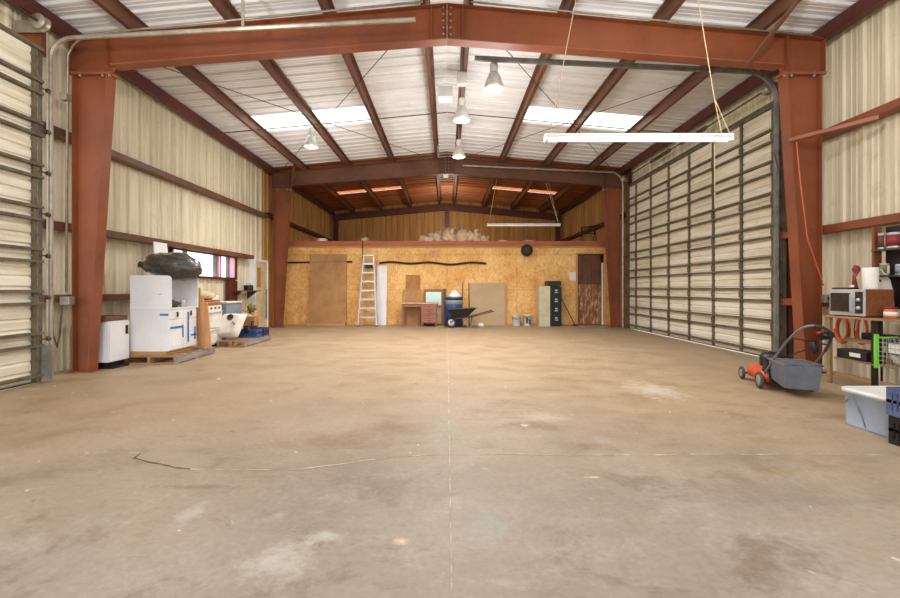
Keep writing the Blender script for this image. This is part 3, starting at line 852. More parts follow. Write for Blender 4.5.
# conduits
rod('electrical_conduit', 'grey conduit running along the top of the near left rafter and down', [(-.35, 6.2, ZR-.03), (-4.9, 6.2, zr(4.9)-.02), (-5.35, 6.2, zr(5.35)-.03), (-5.52, 6.2, 4.85), (-5.60, 6.2, 4.7), (-5.62, 6.2, 1.2)], .016, 'galv', 'conduit', 'conduits', 8)
rod('electrical_conduit', 'grey conduit along the top of the near right rafter', [(.35, 6.2, ZR-.03), (5.4, 6.2, zr(5.4)-.03)], .014, 'galv', 'conduit', 'conduits', 8)
solo('switch_box', MB().box(-5.66, -5.52, 6.13, 6.23, 1.02, 1.14), 'galv', 'small grey switch box low on the near left column', 'box', 'column electrical boxes', bevel=.006)
solo('switch_box', MB().box(-5.66, -5.56, 6.13, 6.23, 4.02, 4.12), 'galv', 'small grey box high on the near left column', 'box', 'column electrical boxes', bevel=.006)
t = thing('outlet_box', 'small grey outlet box on the near right column', 'outlet', (5.6, 6.2, 1.05))
part('box', MB().box(5.55, 5.66, 6.16, 6.24, 1.05, 1.17), 'galv', t, .006)
part('outlet', MB().lathe([(0, 0), (.022, 0), (.022, .008), (0, .008)], (5.60, 6.16, 1.11), 14, axis=(0, -1, 0)), 'black', t)
rod('extension_cord', 'thin orange cord running down the near right column', [(5.16, 6.2, 3.42), (5.22, 6.2, 2.8), (5.32, 6.2, 2.0), (5.56, 6.2, 1.3)], .009, 'orange', 'cord')
rod('hanging_chain', 'dark looped chain on the wall left of the near left column', [(-5.55, 5.9, 1.05), (-5.56, 5.93, .6), (-5.55, 5.98, .42), (-5.56, 6.03, .6), (-5.55, 6.06, 1.02)], .012, 'darkmetal', 'chain')
rod('wooden_stick', 'thin pale stick leaning on the left wall beside the column', [(-5.70, 7.0, 1.165), (-5.70, 6.93, 2.06)], .016, 'timber', 'stick')
solo('wall_slot', MB().box(5.80, 5.86, 6.75, 6.95, 1.45, 2.05), 'blackmetal', 'narrow dark strip standing in for a wall gap behind the right column', 'strip')  # dark strip added where the wall has only a dark gap

# ------------------------------------------------------------------ left: pallets, cabinets, bag
def pallet(label, x0, x1, y0, y1, mat='pallet', nb=6):
    t = thing('wooden_pallet', label, 'pallet', ((x0+x1)/2, (y0+y1)/2, 0), 0, 'wooden pallets')
    for i in range(nb):
        a = y0+(y1-y0-.09)*i/(nb-1)
        part('deck_board', MB().box(x0, x1, a, a+.09, .115, .133), mat, t)
    for i in range(3):
        a = x0+(x1-x0-.045)*i/2
        part('stringer', MB().box(a, a+.045, y0, y1, .02, .113), 'pallet_grey' if i == 2 else mat, t)
        part('bottom_board', MB().box(x0, x1, y0+(y1-y0-.09)*i/2, y0+(y1-y0-.09)*i/2+.09, 0, .018), mat, t)
pallet('wooden pallet under the white kitchen cabinet', -5.42, -4.5, 6.98, 8.15)
pallet('wooden pallet under the tilted white basin and crates', -4.93, -4.33, 9.0, 10.35)

# white base cabinet with drawers
CX0, CX1, CY0, CY1 = -5.32, -4.68, 7.05, 7.82
t = thing('kitchen_cabinet', 'large white kitchen base cabinet with blue tape, standing on pallet', 'cabinet', ((CX0+CX1)/2, (CY0+CY1)/2, .133))
part('plinth', MB().box(CX0+.01, CX1-.05, CY0+.01, CY1-.01, .134, .2), 'timber_x', t, label='raw wood base')
part('body', MB().box(CX0, CX1, CY0, CY1, .2, .905), 'white', t, .004)
hy = (CY0+CY1)/2
for a, b in ((CY0+.01, hy-.005), (hy+.005, CY1-.01)):
    d = part('drawer', MB().box(CX1+.001, CX1+.02, a, b, .74, .885), 'white', t, .004)
    part('handle', MB().box(CX1+.03, CX1+.045, (a+b)/2-.012, (a+b)/2+.012, .77, .86).box(CX1+.02, CX1+.03, (a+b)/2-.008, (a+b)/2+.008, .78, .79).box(CX1+.02, CX1+.03, (a+b)/2-.008, (a+b)/2+.008, .84, .85), 'blackmetal', d)
    d = part('door', MB().box(CX1+.001, CX1+.02, a, b, .22, .725), 'white', t, .004)
    part('panel_moulding', MB().box(CX1+.021, CX1+.026, a+.05, b-.05, .27, .285).box(CX1+.021, CX1+.026, a+.05, b-.05, .66, .675).box(CX1+.021, CX1+.026, a+.05, a+.065, .27, .675).box(CX1+.021, CX1+.026, b-.065, b-.05, .27, .675), 'white', d)
for m_, in ((MB().box(CX1-.14, CX1+.002, CY0-.003, CY0, .80, .835),), (MB().box(CX1+.0265, CX1+.029, CY0+.02, hy-.06, .575, .61),), (MB().box(CX1+.0265, CX1+.029, hy-.05, hy-.02, .4, .62),),
            (MB().box(CX1+.0265, CX1+.029, hy+.1, hy+.14, .3, .84),), (MB().box(CX1+.0265, CX1+.029, hy+.2, hy+.36, .40, .43),), (MB().box(CX1+.0265, CX1+.029, hy+.30, hy+.34, .33, .56),)):
    part('tape_strip', m_, 'tape', t, label='blue tape strip')
# upper open hutch
t = thing('cabinet_hutch', 'white open hutch on top of the base cabinet, under the black bag', 'cabinet', (-4.98, 7.43, .905))
part('side_panel', MB().prism([(-5.32, .907), (-4.63, .907), (-4.63, 1.43), (-4.66, 1.465), (-4.70, 1.478), (-5.32, 1.48)], 'y', CY0, CY0+.02), 'white', t)
part('side_panel', MB().prism([(-5.32, .907), (-4.63, .907), (-4.63, 1.43), (-4.66, 1.465), (-4.70, 1.478), (-5.32, 1.48)], 'y', CY1-.02, CY1), 'white', t)
part('back_panel', MB().box(-5.32, -5.30, CY0+.02, CY1-.02, .907, 1.48), 'white', t)
part('shelf', MB().box(-5.3, -4.66, CY0+.02, CY1-.02, .907, .93), 'white', t)
part('keyhole', MB().box(-4.84, -4.80, CY0-.003, CY0, 1.155, 1.165), 'greysteel', t)
solo('tool_heap', MB().blob((-4.78, 7.3, .99), (.1, .14, .06), .3, 4, 3, 3, .932), 'rubber', 'small grey tool on the hutch shelf of the white cabinet', 'tool')
solo('paint_tin', MB().lathe([(0, 0), (.05, 0), (.05, .11), (.046, .12), (0, .12)], (-4.75, 7.55, .932), 18), 'alu', 'small tin on the hutch shelf of the white cabinet', 'tin')
# black bag
t = thing('rubbish_bag', 'bulging black plastic rubbish bag lying on the white hutch', 'bag', (-4.86, 7.4, 1.482))
mb = MB(); seedo = Vector((2.2, 5.1, .4))
tt = bmesh.new(); bmesh.ops.create_icosphere(tt, subdivisions=4, radius=1)
ix = {}
for v in tt.verts:
    p = v.co.copy()
    k = 1+.16*noise.noise(p*1.8+seedo)+.09*noise.noise(p*5+seedo)+.03*noise.noise(p*13+seedo)
    wx = .50*p.x*k; env = (1-max(0, -p.x)**2*.3)+.06*max(0, p.x)
    q = Vector((-4.85+wx, 7.42+p.y*.34*k*env, 1.65+p.z*.245*k*env-.03*p.x))
    ty = max(0, min(1, (min(q.y-CY0, CY1-q.y)-.03)/.15))*max(0, min(1, (q.x+5.30)/.2))
    lim = 1.486-.13*ty*ty*(3-2*ty)
    if q.z < lim: q.z = lim+(q.z-lim)*.03
    ix[v.index] = mb.bm.verts.new(q)
for f in tt.faces:
    g = mb.bm.faces.new([ix[v.index] for v in f.verts]); g.smooth = True
tt.free()
part('bag', mb, 'bag', t)
part('tied_neck', MB().tube([(-5.24, 7.36, 1.66), (-5.33, 7.34, 1.67), (-5.37, 7.33, 1.68)], [.12, .05, .06], 10), 'bag', t)
solo('white_board', MB().bar((-5.45, 8.24, .01), (-5.63, 8.24, 2.16), .38, .018, (1, 0, 0)), 'white', 'narrow white board leaning on left wall behind the rubbish bag', 'board')

# small cabinet behind column
t = thing('small_cabinet', 'small white cabinet with a black pull, just behind the near left column', 'cabinet', (-5.44, 6.78, 0))
part('body', MB().box(-5.62, -5.28, 6.55, 6.96, .1, .74), 'white', t, .004)
d = part('door', MB().box(-5.278, -5.26, 6.56, 6.95, .11, .73), 'white', t, .003)
part('handle', MB().box(-5.26, -5.235, 6.87, 6.90, .52, .66), 'black', d)
part('foot_frame', MB().box(-5.6, -5.22, 6.57, 6.9, 0, .04).box(-5.56, -5.3, 6.6, 6.9, .04, .098), 'blackmetal', t, label='dark low dolly')
solo('timber_plank', MB().box(-5.64, -5.30, 6.52, 6.97, .743, .82), 'doorwood', 'brown timber plank lying across the small white cabinet', 'plank', bevel=.003)

# boards leaning on the base cabinet
G = 'boards leaning beside the white cabinet'
for i, (x, w, top, mt, lb) in enumerate(((-4.70, .14, 1.27, 'orange_board', 'tall orange-brown board leaning beside white cabinet, topmost end'),
                               (-4.62, .13, 1.12, 'timber', 'pale tan board leaning beside white cabinet, middle one'),
                               (-4.53, .13, 1.0, 'orange_board', 'orange-brown shorter board, nearest the aisle beside white cabinet'))):
    solo('leaning_board', MB().bar((x+.03, 8.0-.045*i, .137), (x-.07+.01*i, 8.0-.045*i, top), w, .03, (0, 1, 0)), mt, lb, 'board', G)

# white range and washer
t = thing('kitchen_range', 'worn white kitchen range beyond the leaning boards', 'stove', (-5.3, 9.0, 0))
part('body', MB().box(-5.62, -5.0, 8.62, 9.32, .06, .9), 'enamel', t, .006)
d = part('oven_door', MB().box(-4.998, -4.97, 8.65, 9.29, .42, .78), 'enamel', t, .004)
part('handle', MB().tube([(-4.95, 8.7, .75), (-4.95, 9.24, .75)], .012), 'alu', d)
d = part('drawer', MB().box(-4.998, -4.975, 8.65, 9.29, .1, .4), 'enamel', t, .004)
part('handle', MB().tube([(-4.955, 8.7, .37), (-4.955, 9.24, .37)], .01), 'alu', d)
part('backguard', MB().box(-5.62, -5.56, 8.62, 9.32, .9, 1.1), 'enamel', t, .004)
for k in range(4):
    part('knob', MB().lathe([(0, 0), (.022, 0), (.018, .025), (0, .025)], (-5.0, 8.75+k*.15, .84), 12, axis=(1, 0, 0)), 'black', t)
for (bx, by) in ((-5.4, 8.8), (-5.4, 9.15), (-5.15, 8.8), (-5.15, 9.15)):
    part('burner', MB().lathe([(.03, 0), (.03, .012), (.08, .012), (.08, 0)], (bx, by, .901), 16), 'blackmetal', t)
part('foot', MB().box(-5.6, -5.03, 8.65, 9.29, 0, .058), 'blackmetal', t)
for k in range(3):
    solo('stacked_plank', MB().box(-5.42+.01*k, -4.99-.01*k, 8.66, 9.26, .915+k*.036, .945+k*.036), 'fascia' if k % 2 == 0 else 'pallet', ('lowest', 'middle', 'topmost')[k]+' of the planks stacked on the white range', 'plank', 'planks on the range')
solo('printed_sack', MB().blob((-5.2, 8.95, 1.11), (.2, .3, .1), .12, 2.5, 3, 5, 1.024), 'sack', 'cream printed sack lying on the white range', 'sack')
t = thing('washing_machine', 'white-topped washing machine with blue-grey side, under the window', 'washer', (-5.3, 9.85, 0))
part('body', MB().box(-5.62, -4.99, 9.5, 10.2, 0, .92), 'greyblue', t, .01)
part('lid', MB().box(-5.63, -4.97, 9.49, 10.21, .922, .96), 'enamel', t, .008)
part('control_panel', MB().box(-5.64, -5.54, 9.5, 10.2, .962, 1.1), 'enamel', t, .008)
part('dial', MB().lathe([(0, 0), (.03, 0), (.025, .02), (0, .02)], (-5.54, 9.85, 1.03), 14, axis=(1, 0, 0)), 'black', t)
# tilted white basin
t = thing('white_basin', 'white enamel sink basin tilted on its edge, dark drain hole facing out', 'sink', (-4.68, 9.25, .133))
mb = MB()
def rrect(w, h, r, n=5):
    out = []
    for cx, cy, a0 in ((w/2-r, h/2-r, 0), (-w/2+r, h/2-r, 90), (-w/2+r, -h/2+r, 180), (w/2-r, -h/2+r, 270)):
        for i in range(n+1):
            a = R(a0+90*i/n); out.append((cx+r*math.cos(a), cy+r*math.sin(a)))
    return out
def loft(mb, rings, capA=True, capB=True, smooth=True):
    vs = [[mb.bm.verts.new(p) for p in r] for r in rings]; n = len(vs[0])
    for a, b in zip(vs, vs[1:]):
        for k in range(n):
            f = mb.bm.faces.new([a[k], a[(k+1) % n], b[(k+1) % n], b[k]]); f.smooth = smooth
    if capA: mb.bm.faces.new(vs[0][::-1])
    if capB: mb.bm.faces.new(vs[-1])
sh = .10
def basin_ring(w, h, r, y): return [(px+(pz)*.22, y, pz) for px, pz in rrect(w, h, r)]
loft(mb, [basin_ring(.50, .55, .05, .0), basin_ring(.50, .55, .05, .02), basin_ring(.47, .52, .07, .03), basin_ring(.43, .47, .08, .15), basin_ring(.36, .40, .08, .18)], True, True)
MT = Matrix.Translation((-4.65, 9.30, .40)) @ Matrix.Rotation(R(25), 4, 'X') @ Matrix.Rotation(math.pi, 4, 'Z')
MT = Matrix.Translation((-4.80, 9.36, .43)) @ Matrix.Rotation(R(-22), 4, 'X') @ Matrix.Scale(-1, 4, (0, 1, 0))
mb.xf(MT)
part('bowl', mb, 'enamel', t)
part('drain_hole', MB().lathe([(0, 0), (.055, 0), (.06, .008), (.07, .012), (.07, 0)], (0, 0, 0), 20, axis=(0, 1, 0)).xf(MT @ Matrix.Translation((.03, .18, .14))), 'blackmetal', t)
part('faucet_stub', MB().tube([(0, 0, 0), (.07, .03, -.07)], .014).xf(MT @ Matrix.Translation((.10, .18, .04))), 'greysteel', t)
# blue crates with engine
def crate(name, label, x0, x1, y0, y1, z0, h, mat, group):
    t = thing(name, label, 'crate', ((x0+x1)/2, (y0+y1)/2, z0), 0, group)
    mb = MB(); w = .012
    for (a, b, c, d) in ((x0, x1, y0, y0+w), (x0, x1, y1-w, y1), (x0, x0+w, y0+w, y1-w), (x1-w, x1, y0+w, y1-w)):
        L = (b-a) > (d-c); n = 8
        mb.box(a, b, c, d, z0, z0+h*.18); mb.box(a, b, c, d, z0+h*.8, z0+h)
        mb.box(a, b, c, d, z0+h*.45, z0+h*.56)
        for i in range(n+1):
            if L: u = a+(b-a-.03)*i/n; mb.box(u, u+.03, c, d, z0+h*.18, z0+h*.8)
            else: u = c+(d-c-.03)*i/n; mb.box(a, b, u, u+.03, z0+h*.18, z0+h*.8)
    part('side_lattice', mb, mat, t)
    part('base', MB().box(x0+w, x1-w, y0+w, y1-w, z0, z0+.01), mat, t)
    return t
G = 'plastic crates'
crate('plastic_crate', 'dark blue plastic crate on the far pallet, nearer of two', -4.78, -4.36, 9.62, 9.92, .135, .19, 'blueplastic', G)
crate('plastic_crate', 'dark navy plastic crate on the far pallet, farther of two', -4.78, -4.36, 9.98, 10.3, .135, .18, 'navy', G)
t = thing('small_engine', 'dark brown small engine sitting in the blue crate', 'engine', (-4.57, 9.78, .15))
part('block', MB().box(-4.7, -4.46, 9.68, 9.87, .15, .40), 'ball', t, .02)
part('fan_cover', MB().lathe([(0, 0), (.08, 0), (.07, .05), (0, .06)], (-4.58, 9.67, .3), 18, axis=(0, -1, 0)), 'blackmetal', t)
part('exhaust', MB().tube([(-4.55, 9.78, .4), (-4.55, 9.78, .48), (-4.48, 9.74, .5)], .02), 'rubber', t)
solo('cardboard_box', MB().box(-4.86, -4.6, 10.02, 10.26, .33, .58), 'cardboard', 'small cardboard box on the farther navy crate', 'box', bevel=.004)
solo('cardboard_flap', MB().bar((-4.95, 10.3, .74), (-4.6, 10.22, .60), .22, .012), 'cardboard', 'bent tan cardboard sheet lying on the small cardboard box', 'cardboard')
solo('brush_bundle', MB().blob((-4.72, 10.14, .80), (.09, .09, .11), .3, 4, 3, 8), 'plant', 'olive-brown bundle of dry brush above the crates', 'bundle')
# wall shelf left
t = thing('wall_shelf', 'dark shelf on the left wall right of the window', 'shelf', (-5.68, 11.9, 1.18))
part('board', MB().box(-5.86, -5.5, 11.3, 12.4, 1.18, 1.21), 'purlin', t)
for yy in (11.4, 12.3):
    part('bracket', MB().prism([(-5.86, 1.18), (-5.56, 1.18), (-5.86, .95)], 'y', yy, yy+.02), 'darkmetal', t)
t = thing('black_radio', 'small black radio on the shelf beside the cream door', 'radio', (-5.66, 12.0, 1.212))
part('body', MB().box(-5.74, -5.6, 11.85, 12.15, 1.212, 1.36), 'black', t, .008)
part('speaker', MB().lathe([(0, 0), (.045, 0), (.045, .006), (0, .01)], (-5.6, 11.93, 1.285), 16, axis=(1, 0, 0)), 'rubber', t)
part('handle', MB().tube([(-5.67, 11.88, 1.36), (-5.67, 11.88, 1.4), (-5.67, 12.12, 1.4), (-5.67, 12.12, 1.36)], .007), 'black', t)

# ------------------------------------------------------------------ back wall things
YB = YP-.005
solo('plywood_sheet', MB().bar((-4.13, YP-.16, .09), (-4.13, YP-.04, 2.46), 1.29, .018, (0, 1, 0)), 'ply', 'large brown plywood sheet leaning at the left of the strand-board wall', 'plywood')
solo('timber_sill', MB().box(-4.82, -3.5, YP-.26, YP-.12, 0, .085), 'timber_x', 'pale timber on the floor under the large plywood sheet', 'timber')
# dark pipe runs
def wavy(x0, x1, z, amp, ph, n=30):
    return [(x0+(x1-x0)*i/n, YP-.042, z+amp*math.sin(ph+i*.55)+.6*amp*math.sin(i*.23+ph)) for i in range(n+1)]
solo('dark_pipe', MB().tube([(-5.6, YP-.035, 2.17), (-4.9, YP-.035, 2.18), (-3.3, YP-.035, 2.2)], .03, 8), 'darkcable', 'short straight dark pipe on strand board passing behind the plywood sheet', 'pipe')
solo('dark_hose', MB().tube(wavy(-2.35, 1.36, 2.15, .03, 0), .036, 8), 'darkcable', 'long wavy dark hose across the middle of the strand-board wall', 'hose')
for k, x in enumerate((-2.3, -.55, .2, 1.33)):
    pass
rod('wall_chain', 'thin dark chain hanging beside the ladder top', [(-2.93, YP-.06, 2.93), (-2.94, YP-.06, 2.3), (-2.95, YP-.06, 1.5)], .012, 'darkcable', 'chain')

# step ladder
t = thing('step_ladder', 'tall aluminium step ladder against the strand-board wall', 'ladder', (-2.66, 14.25, 0))
H = 2.36; yf, yt, yr = 14.02, 14.28, 14.46
def lerp(a, b, f): return a+(b-a)*f
for s in (-1, 1):
    part('front_rail', MB().bar((-2.66+s*.31, yf, 0), (-2.66+s*.17, yt, H), .03, .08, (0, 1, 0)), 'alu', t)
    part('rear_rail', MB().bar((-2.66+s*.29, yr, 0), (-2.66+s*.15, yt+.06, H-.04), .025, .04, (0, 1, 0)), 'alu', t)
for k in range(7):
    f = (.3+k*.3)/H
    hw = lerp(.31, .17, f)-.012; yy = lerp(yf, yt, f)
    part('step', MB().box(-2.66-hw, -2.66+hw, yy-.05, yy+.05, .3+k*.3-.03, .3+k*.3+.03), 'alu', t, .004)
    if k < 6 and k % 2 == 0:
        yy = lerp(yr, yt+.06, f)
        part('rear_brace', MB().box(-2.66-hw+.02, -2.66+hw-.02, yy-.01, yy+.01, .3+k*.3-.012, .3+k*.3+.012), 'alu', t)
part('top_cap', MB().box(-2.66-.2, -2.66+.2, yt-.08, yt+.12, H, H+.05), 'alu', t, .01)
part('tool_tray', MB().box(-2.66-.14, -2.66+.14, yt-.0, yt+.14, 1.95, 2.0).box(-2.66-.12, -2.66+.12, yt+.0, yt+.12, 1.998, 2.1), 'blackmetal', t, label='dark tray')
for s in (-1, 1):
    part('foot', MB().box(-2.66+s*.31-.03, -2.66+s*.31+.03, yf-.05, yf+.05, 0, .03), 'black', t)
solo('white_plank', MB().bar((-2.28, YP-.09, 0), (-2.26, YP-.02, 2.06), .35, .02, (0, 1, 0)), 'white', 'narrow white board leaning on the wall right of the ladder', 'board')

# desk
DX0, DX1, DY0, DY1 = -1.5, -.34, 13.9, 14.4
t = thing('desk', 'old reddish wooden desk with four drawers on the right', 'desk', ((DX0+DX1)/2, (DY0+DY1)/2, 0))
part('top', MB().box(DX0-.02, DX1+.02, DY0-.02, DY1+.02, .755, .79), 'desk_top', t, .006, label='pale worn desk top')
px0 = -.86
ped = part('pedestal', MB().box(px0, DX1, DY0, DY1, .12, .753), 'desk', t, .004)
for k in range(4):
    z0 = .14+k*.152
    d = part('drawer', MB().box(px0+.02, DX1-.02, DY0-.018, DY0-.001, z0, z0+.14), 'desk', t, .004)
    part('knob', MB().lathe([(0, 0), (.012, .002), (.02, .02), (0, .028)], ((px0+DX1)/2, DY0-.018, z0+.07), 12, axis=(0, -1, 0)), 'darkmetal', d)
part('apron', MB().box(DX0+.05, px0, DY0+.01, DY0+.03, .66, .753), 'desk', t)
for (lx, ly) in ((DX0, DY0), (DX0, DY1-.06), (px0, DY0), (DX1-.05, DY0), (px0, DY1-.05), (DX1-.05, DY1-.05)):
    z1 = .753 if lx == DX0 else .118
    w = .06 if lx == DX0 else .05
    part('leg', MB().hexa([(lx+.01, ly+.01, 0), (lx+w-.01, ly+.01, 0), (lx+w-.01, ly+w-.01, 0), (lx+.01, ly+w-.01, 0), (lx, ly, z1), (lx+w, ly, z1), (lx+w, ly+w, z1), (lx, ly+w, z1)]), 'desk', t)
# cloth hung over the desk edge
mb = MB()
n = 10
for i in range(n):
    for j in range(8):
        def P(a, b):
            u = a/n; v = b/8*.62
            xo = -.46+.0
            if v < .16: return (-.48+v, 13.92+u*.38, .798)
            dz = v-.16
            return (-.317+.012*math.sin(u*14+dz*5), 13.92+u*.38+.02*math.sin(dz*9), .797-dz*(.8+.2*math.sin(u*3)))
        f = mb.face([P(i, j), P(i+1, j), P(i+1, j+1), P(i, j+1)]); f.smooth = True
bmesh.ops.remove_doubles(mb.bm, verts=mb.bm.verts, dist=.0005)
bmesh.ops.solidify(mb.bm, geom=mb.bm.faces[:], thickness=.004)
solo('cloth', mb, 'paper', 'white cloth draped over the right end of the desk', 'cloth')
solo('brown_board', MB().bar((-1.2, YP-.09, 0), (-1.18, YP-.02, 1.74), .5, .012, (0, 1, 0)), 'cardboard', 'taller brown board standing behind the desk', 'board', 'boards behind the desk')
solo('brown_board', MB().bar((-1.23, YP-.18, 0), (-1.22, YP-.07, 1.22), .62, .012, (0, 1, 0)), 'ply', 'shorter wider brown board standing behind the desk', 'board', 'boards behind the desk')
# framed mirror
t = thing('framed_mirror', 'wood-framed mirror with pale green glass standing behind the desk', 'mirror', (-.46, 14.48, 0))
mx0, mx1, mz0, mz1 = -.80, -.13, .0, 1.24; my = 14.5
for a in (MB().box(mx0, mx0+.07, my, my+.035, mz0, mz1), MB().box(mx1-.07, mx1, my, my+.035, mz0, mz1), MB().box(mx0+.07, mx1-.07, my, my+.035, mz1-.09, mz1), MB().box(mx0+.07, mx1-.07, my, my+.035, .6, .69)):
    part('frame', a, 'desk', t, .004)
part('glass', MB().box(mx0+.07, mx1-.07, my+.015, my+.022, .69, mz1-.09), 'mirror', t)
part('backing', MB().box(mx0+.07, mx1-.07, my+.02, my+.03, .05, .6), 'greyboard', t)
solo('timber_stud', MB().bar((-.08, 14.4, 0), (-.08, 14.6, 1.26), .09, .04, (0, 1, 0)), 'doorwood', 'brown timber stud leaning just left of the blue barrel', 'timber')
# barrel
t = thing('blue_barrel', 'blue plastic barrel behind the wheelbarrow', 'barrel', (.24, 14.22, 0))
part('drum', MB().lathe([(0, 0), (.26, 0), (.29, .04), (.29, .3), (.3, .32), (.29, .34), (.29, .62), (.3, .64), (.29, .66), (.285, .9), (.27, .95), (0, .95)], (.24, 14.22, 0), 32), 'blueplastic', t)
part('rim_band', MB().lathe([(.285, .9), (.305, .9), (.305, .97), (.28, .97), (.28, .95)], (.24, 14.22, 0), 32), 'navy', t)
part('wrapper', MB().lathe([(.293, .70), (.294, .70), (.294, .88), (.293, .88)], (.24, 14.22, 0), 32), 'greyblue', t, label='pale blue band')
solo('white_bag', MB().lathe([(0, 0), (.22, 0), (.21, .06), (.15, .14), (.09, .2), (.05, .24), (0, .25)], (.26, 14.22, .972), 14), 'paper', 'small white bag heaped on top of the blue barrel', 'bag')
# wheelbarrow
t = thing('wheelbarrow', 'black wheelbarrow parked in front of the blue barrel', 'wheelbarrow', (.5, 13.55, 0))
WY = 13.52
mb = MB()
loft(mb, [[(.15+.0, WY-.16, .34), (.62, WY-.18, .34), (.62, WY+.18, .34), (.15, WY+.16, .34)], [(-.0, WY-.27, .60), (.92, WY-.31, .64), (.92, WY+.31, .64), (-.0, WY+.27, .60)],
          [(-.03, WY-.30, .605), (.95, WY-.34, .645), (.95, WY+.34, .645), (-.03, WY+.30, .605)], [(.0, WY-.26, .585), (.91, WY-.30, .625), (.91, WY+.30, .625), (.0, WY+.26, .585)],
          [(.16, WY-.15, .355), (.61, WY-.17, .355), (.61, WY+.17, .355), (.16, WY+.15, .355)]], True, True, False)
part('tray', mb, 'black', t)
part('tire', MB().tube([(.14+.14*math.cos(a), WY, .175+.14*math.sin(a)) for a in [i*math.pi/10 for i in range(20)]], .035, 8, closed=True), 'black', t)
part('wheel_rim', MB().lathe([(0, -.03), (.09, -.025), (.105, -.02), (.105, .02), (.09, .025), (0, .03)], (.14, WY, .175), 20, axis=(0, 1, 0)), 'whiteplain', t, label='white wheel hub')
for s in (-1, 1):
    part('handle', MB().tube([(.1, WY+s*.06, .175), (.3, WY+s*.12, .31), (.7, WY+s*.2, .335), (1.12, WY+s*.28, .46), (1.48, WY+s*.29, .55)], .018, 8), 'doorwood', t, label='dark wooden handle')
    part('leg', MB().tube([(.5, WY+s*.17, .31), (.68, WY+s*.2, .02), (.78, WY+s*.2, .02), (.8, WY+s*.21, .36)], .014, 8), 'greysteel', t)
part('axle', MB().tube([(.14, WY-.08, .175), (.14, WY+.08, .175)], .012), 'greysteel', t)
rod('wooden_rod', 'thin brown tool handle leaning right behind the blue barrel', [(.52, 14.5, 0.0), (.55, YP-.02, 1.5)], .016, 'doorwood', 'handle', 'tool handles on the wall')
rod('wooden_rod', 'thin brown tool handle leaning at the left edge of the grey-tan board', [(.76, 14.45, 0.0), (.76, YP-.05, 1.46)], .016, 'doorwood', 'handle', 'tool handles on the wall')
solo('large_board', MB().bar((1.4, YP-.13, 0), (1.4, YP-.03, 1.46), 1.22, .02, (0, 1, 0)), 'greyboard', 'wide grey-tan board leaning on the wall right of the wheelbarrow', 'board')
solo('board_offcut', MB().bar((2.06, YP-.08, 0), (2.06, YP-.02, 1.4), .08, .02, (0, 1, 0)), 'timber', 'narrow pale strip at the right edge of the grey-tan board', 'board')
solo('paper_scrap', MB().blob((1.12, 13.9, .05), (.11, .07, .07), .25, 3, 3, 2, 0), 'paper', 'crumpled white paper on the floor by the grey-tan board', 'paper')
# buckets
def bucket(label, x, y, marks):
    t = thing('bucket', label, 'bucket', (x, y, 0), 0, 'white buckets')
    part('pail', MB().lathe([(0, 0), (.125, 0), (.13, .01), (.15, .35), (.158, .35), (.158, .37), (.145, .37), (.124, .02), (0, .02)], (x, y, 0), 24), 'whiteplain', t)
    part('handle', MB().tube([(x-.155, y, .33), (x-.13, y-.12, .27), (x, y-.165, .22), (x+.13, y-.12, .27), (x+.155, y, .33)], .005), 'greysteel', t)
    if marks:
        part('paint_drip', MB().box(x-.07, x-.02, y-.165, y-.14, .1, .3).box(x+.03, x+.08, y-.162, y-.13, .05, .22), 'blackmetal', t, label='dark smears')
    else:
        part('print', MB().lathe([(.151, .27), (.152, .27), (.156, .33), (.155, .33)], (x, y, 0), 24), 'sack', t, label='yellowish band')
bucket('white bucket with a yellowish band, left one by the wall', 2.36, 14.3, 0)
bucket('white bucket with dark smears, right one by the wall', 2.74, 14.3, 1)
# filing cabinets
def filing(label, x0, x1, y0, h, mat, hm, front=True):
    t = thing('filing_cabinet', label, 'cabinet', ((x0+x1)/2, y0+.28, 0), 0, 'filing cabinets')
    part('body', MB().box(x0+.003, x1-.003, y0, y0+.55, 0, h), mat, t, .004)
    for k in range(4):
        z0 = .06+k*(h-.1)/4
        d = part('drawer', MB().box(x0+.02, x1-.02, y0-.018, y0-.001, z0, z0+(h-.1)/4-.012), mat, t, .003)
        part('handle', MB().box((x0+x1)/2-.055, (x0+x1)/2+.055, y0-.034, y0-.019, z0+.14, z0+.165), hm, d)
        part('card_holder', MB().box((x0+x1)/2-.04, (x0+x1)/2+.04, y0-.024, y0-.019, z0+.2, z0+.25), hm, d)
filing('cream filing cabinet beside the black one', 3.09, 3.46, 14.06, 1.35, 'cream', 'cream')
filing('black filing cabinet with pale handles', 3.465, 3.84, 14.06, 1.33, 'blackmetal', 'alu')
solo('black_box', MB().box(3.37, 3.84, 14.12, 14.5, 1.352, 1.52), 'black', 'black box lying on top of the filing cabinets', 'box', bevel=.008)
t = thing('black_pole', 'black pole leaning on the black filing cabinet', 'pole', (4.3, 14.2, 0))
part('shaft', MB().tube([(3.86, 14.3, 1.0), (4.33, 14.25, .05)], .014), 'blackmetal', t)
part('foot', MB().box(4.26, 4.42, 14.2, 14.3, 0, .05), 'blackmetal', t, .01)
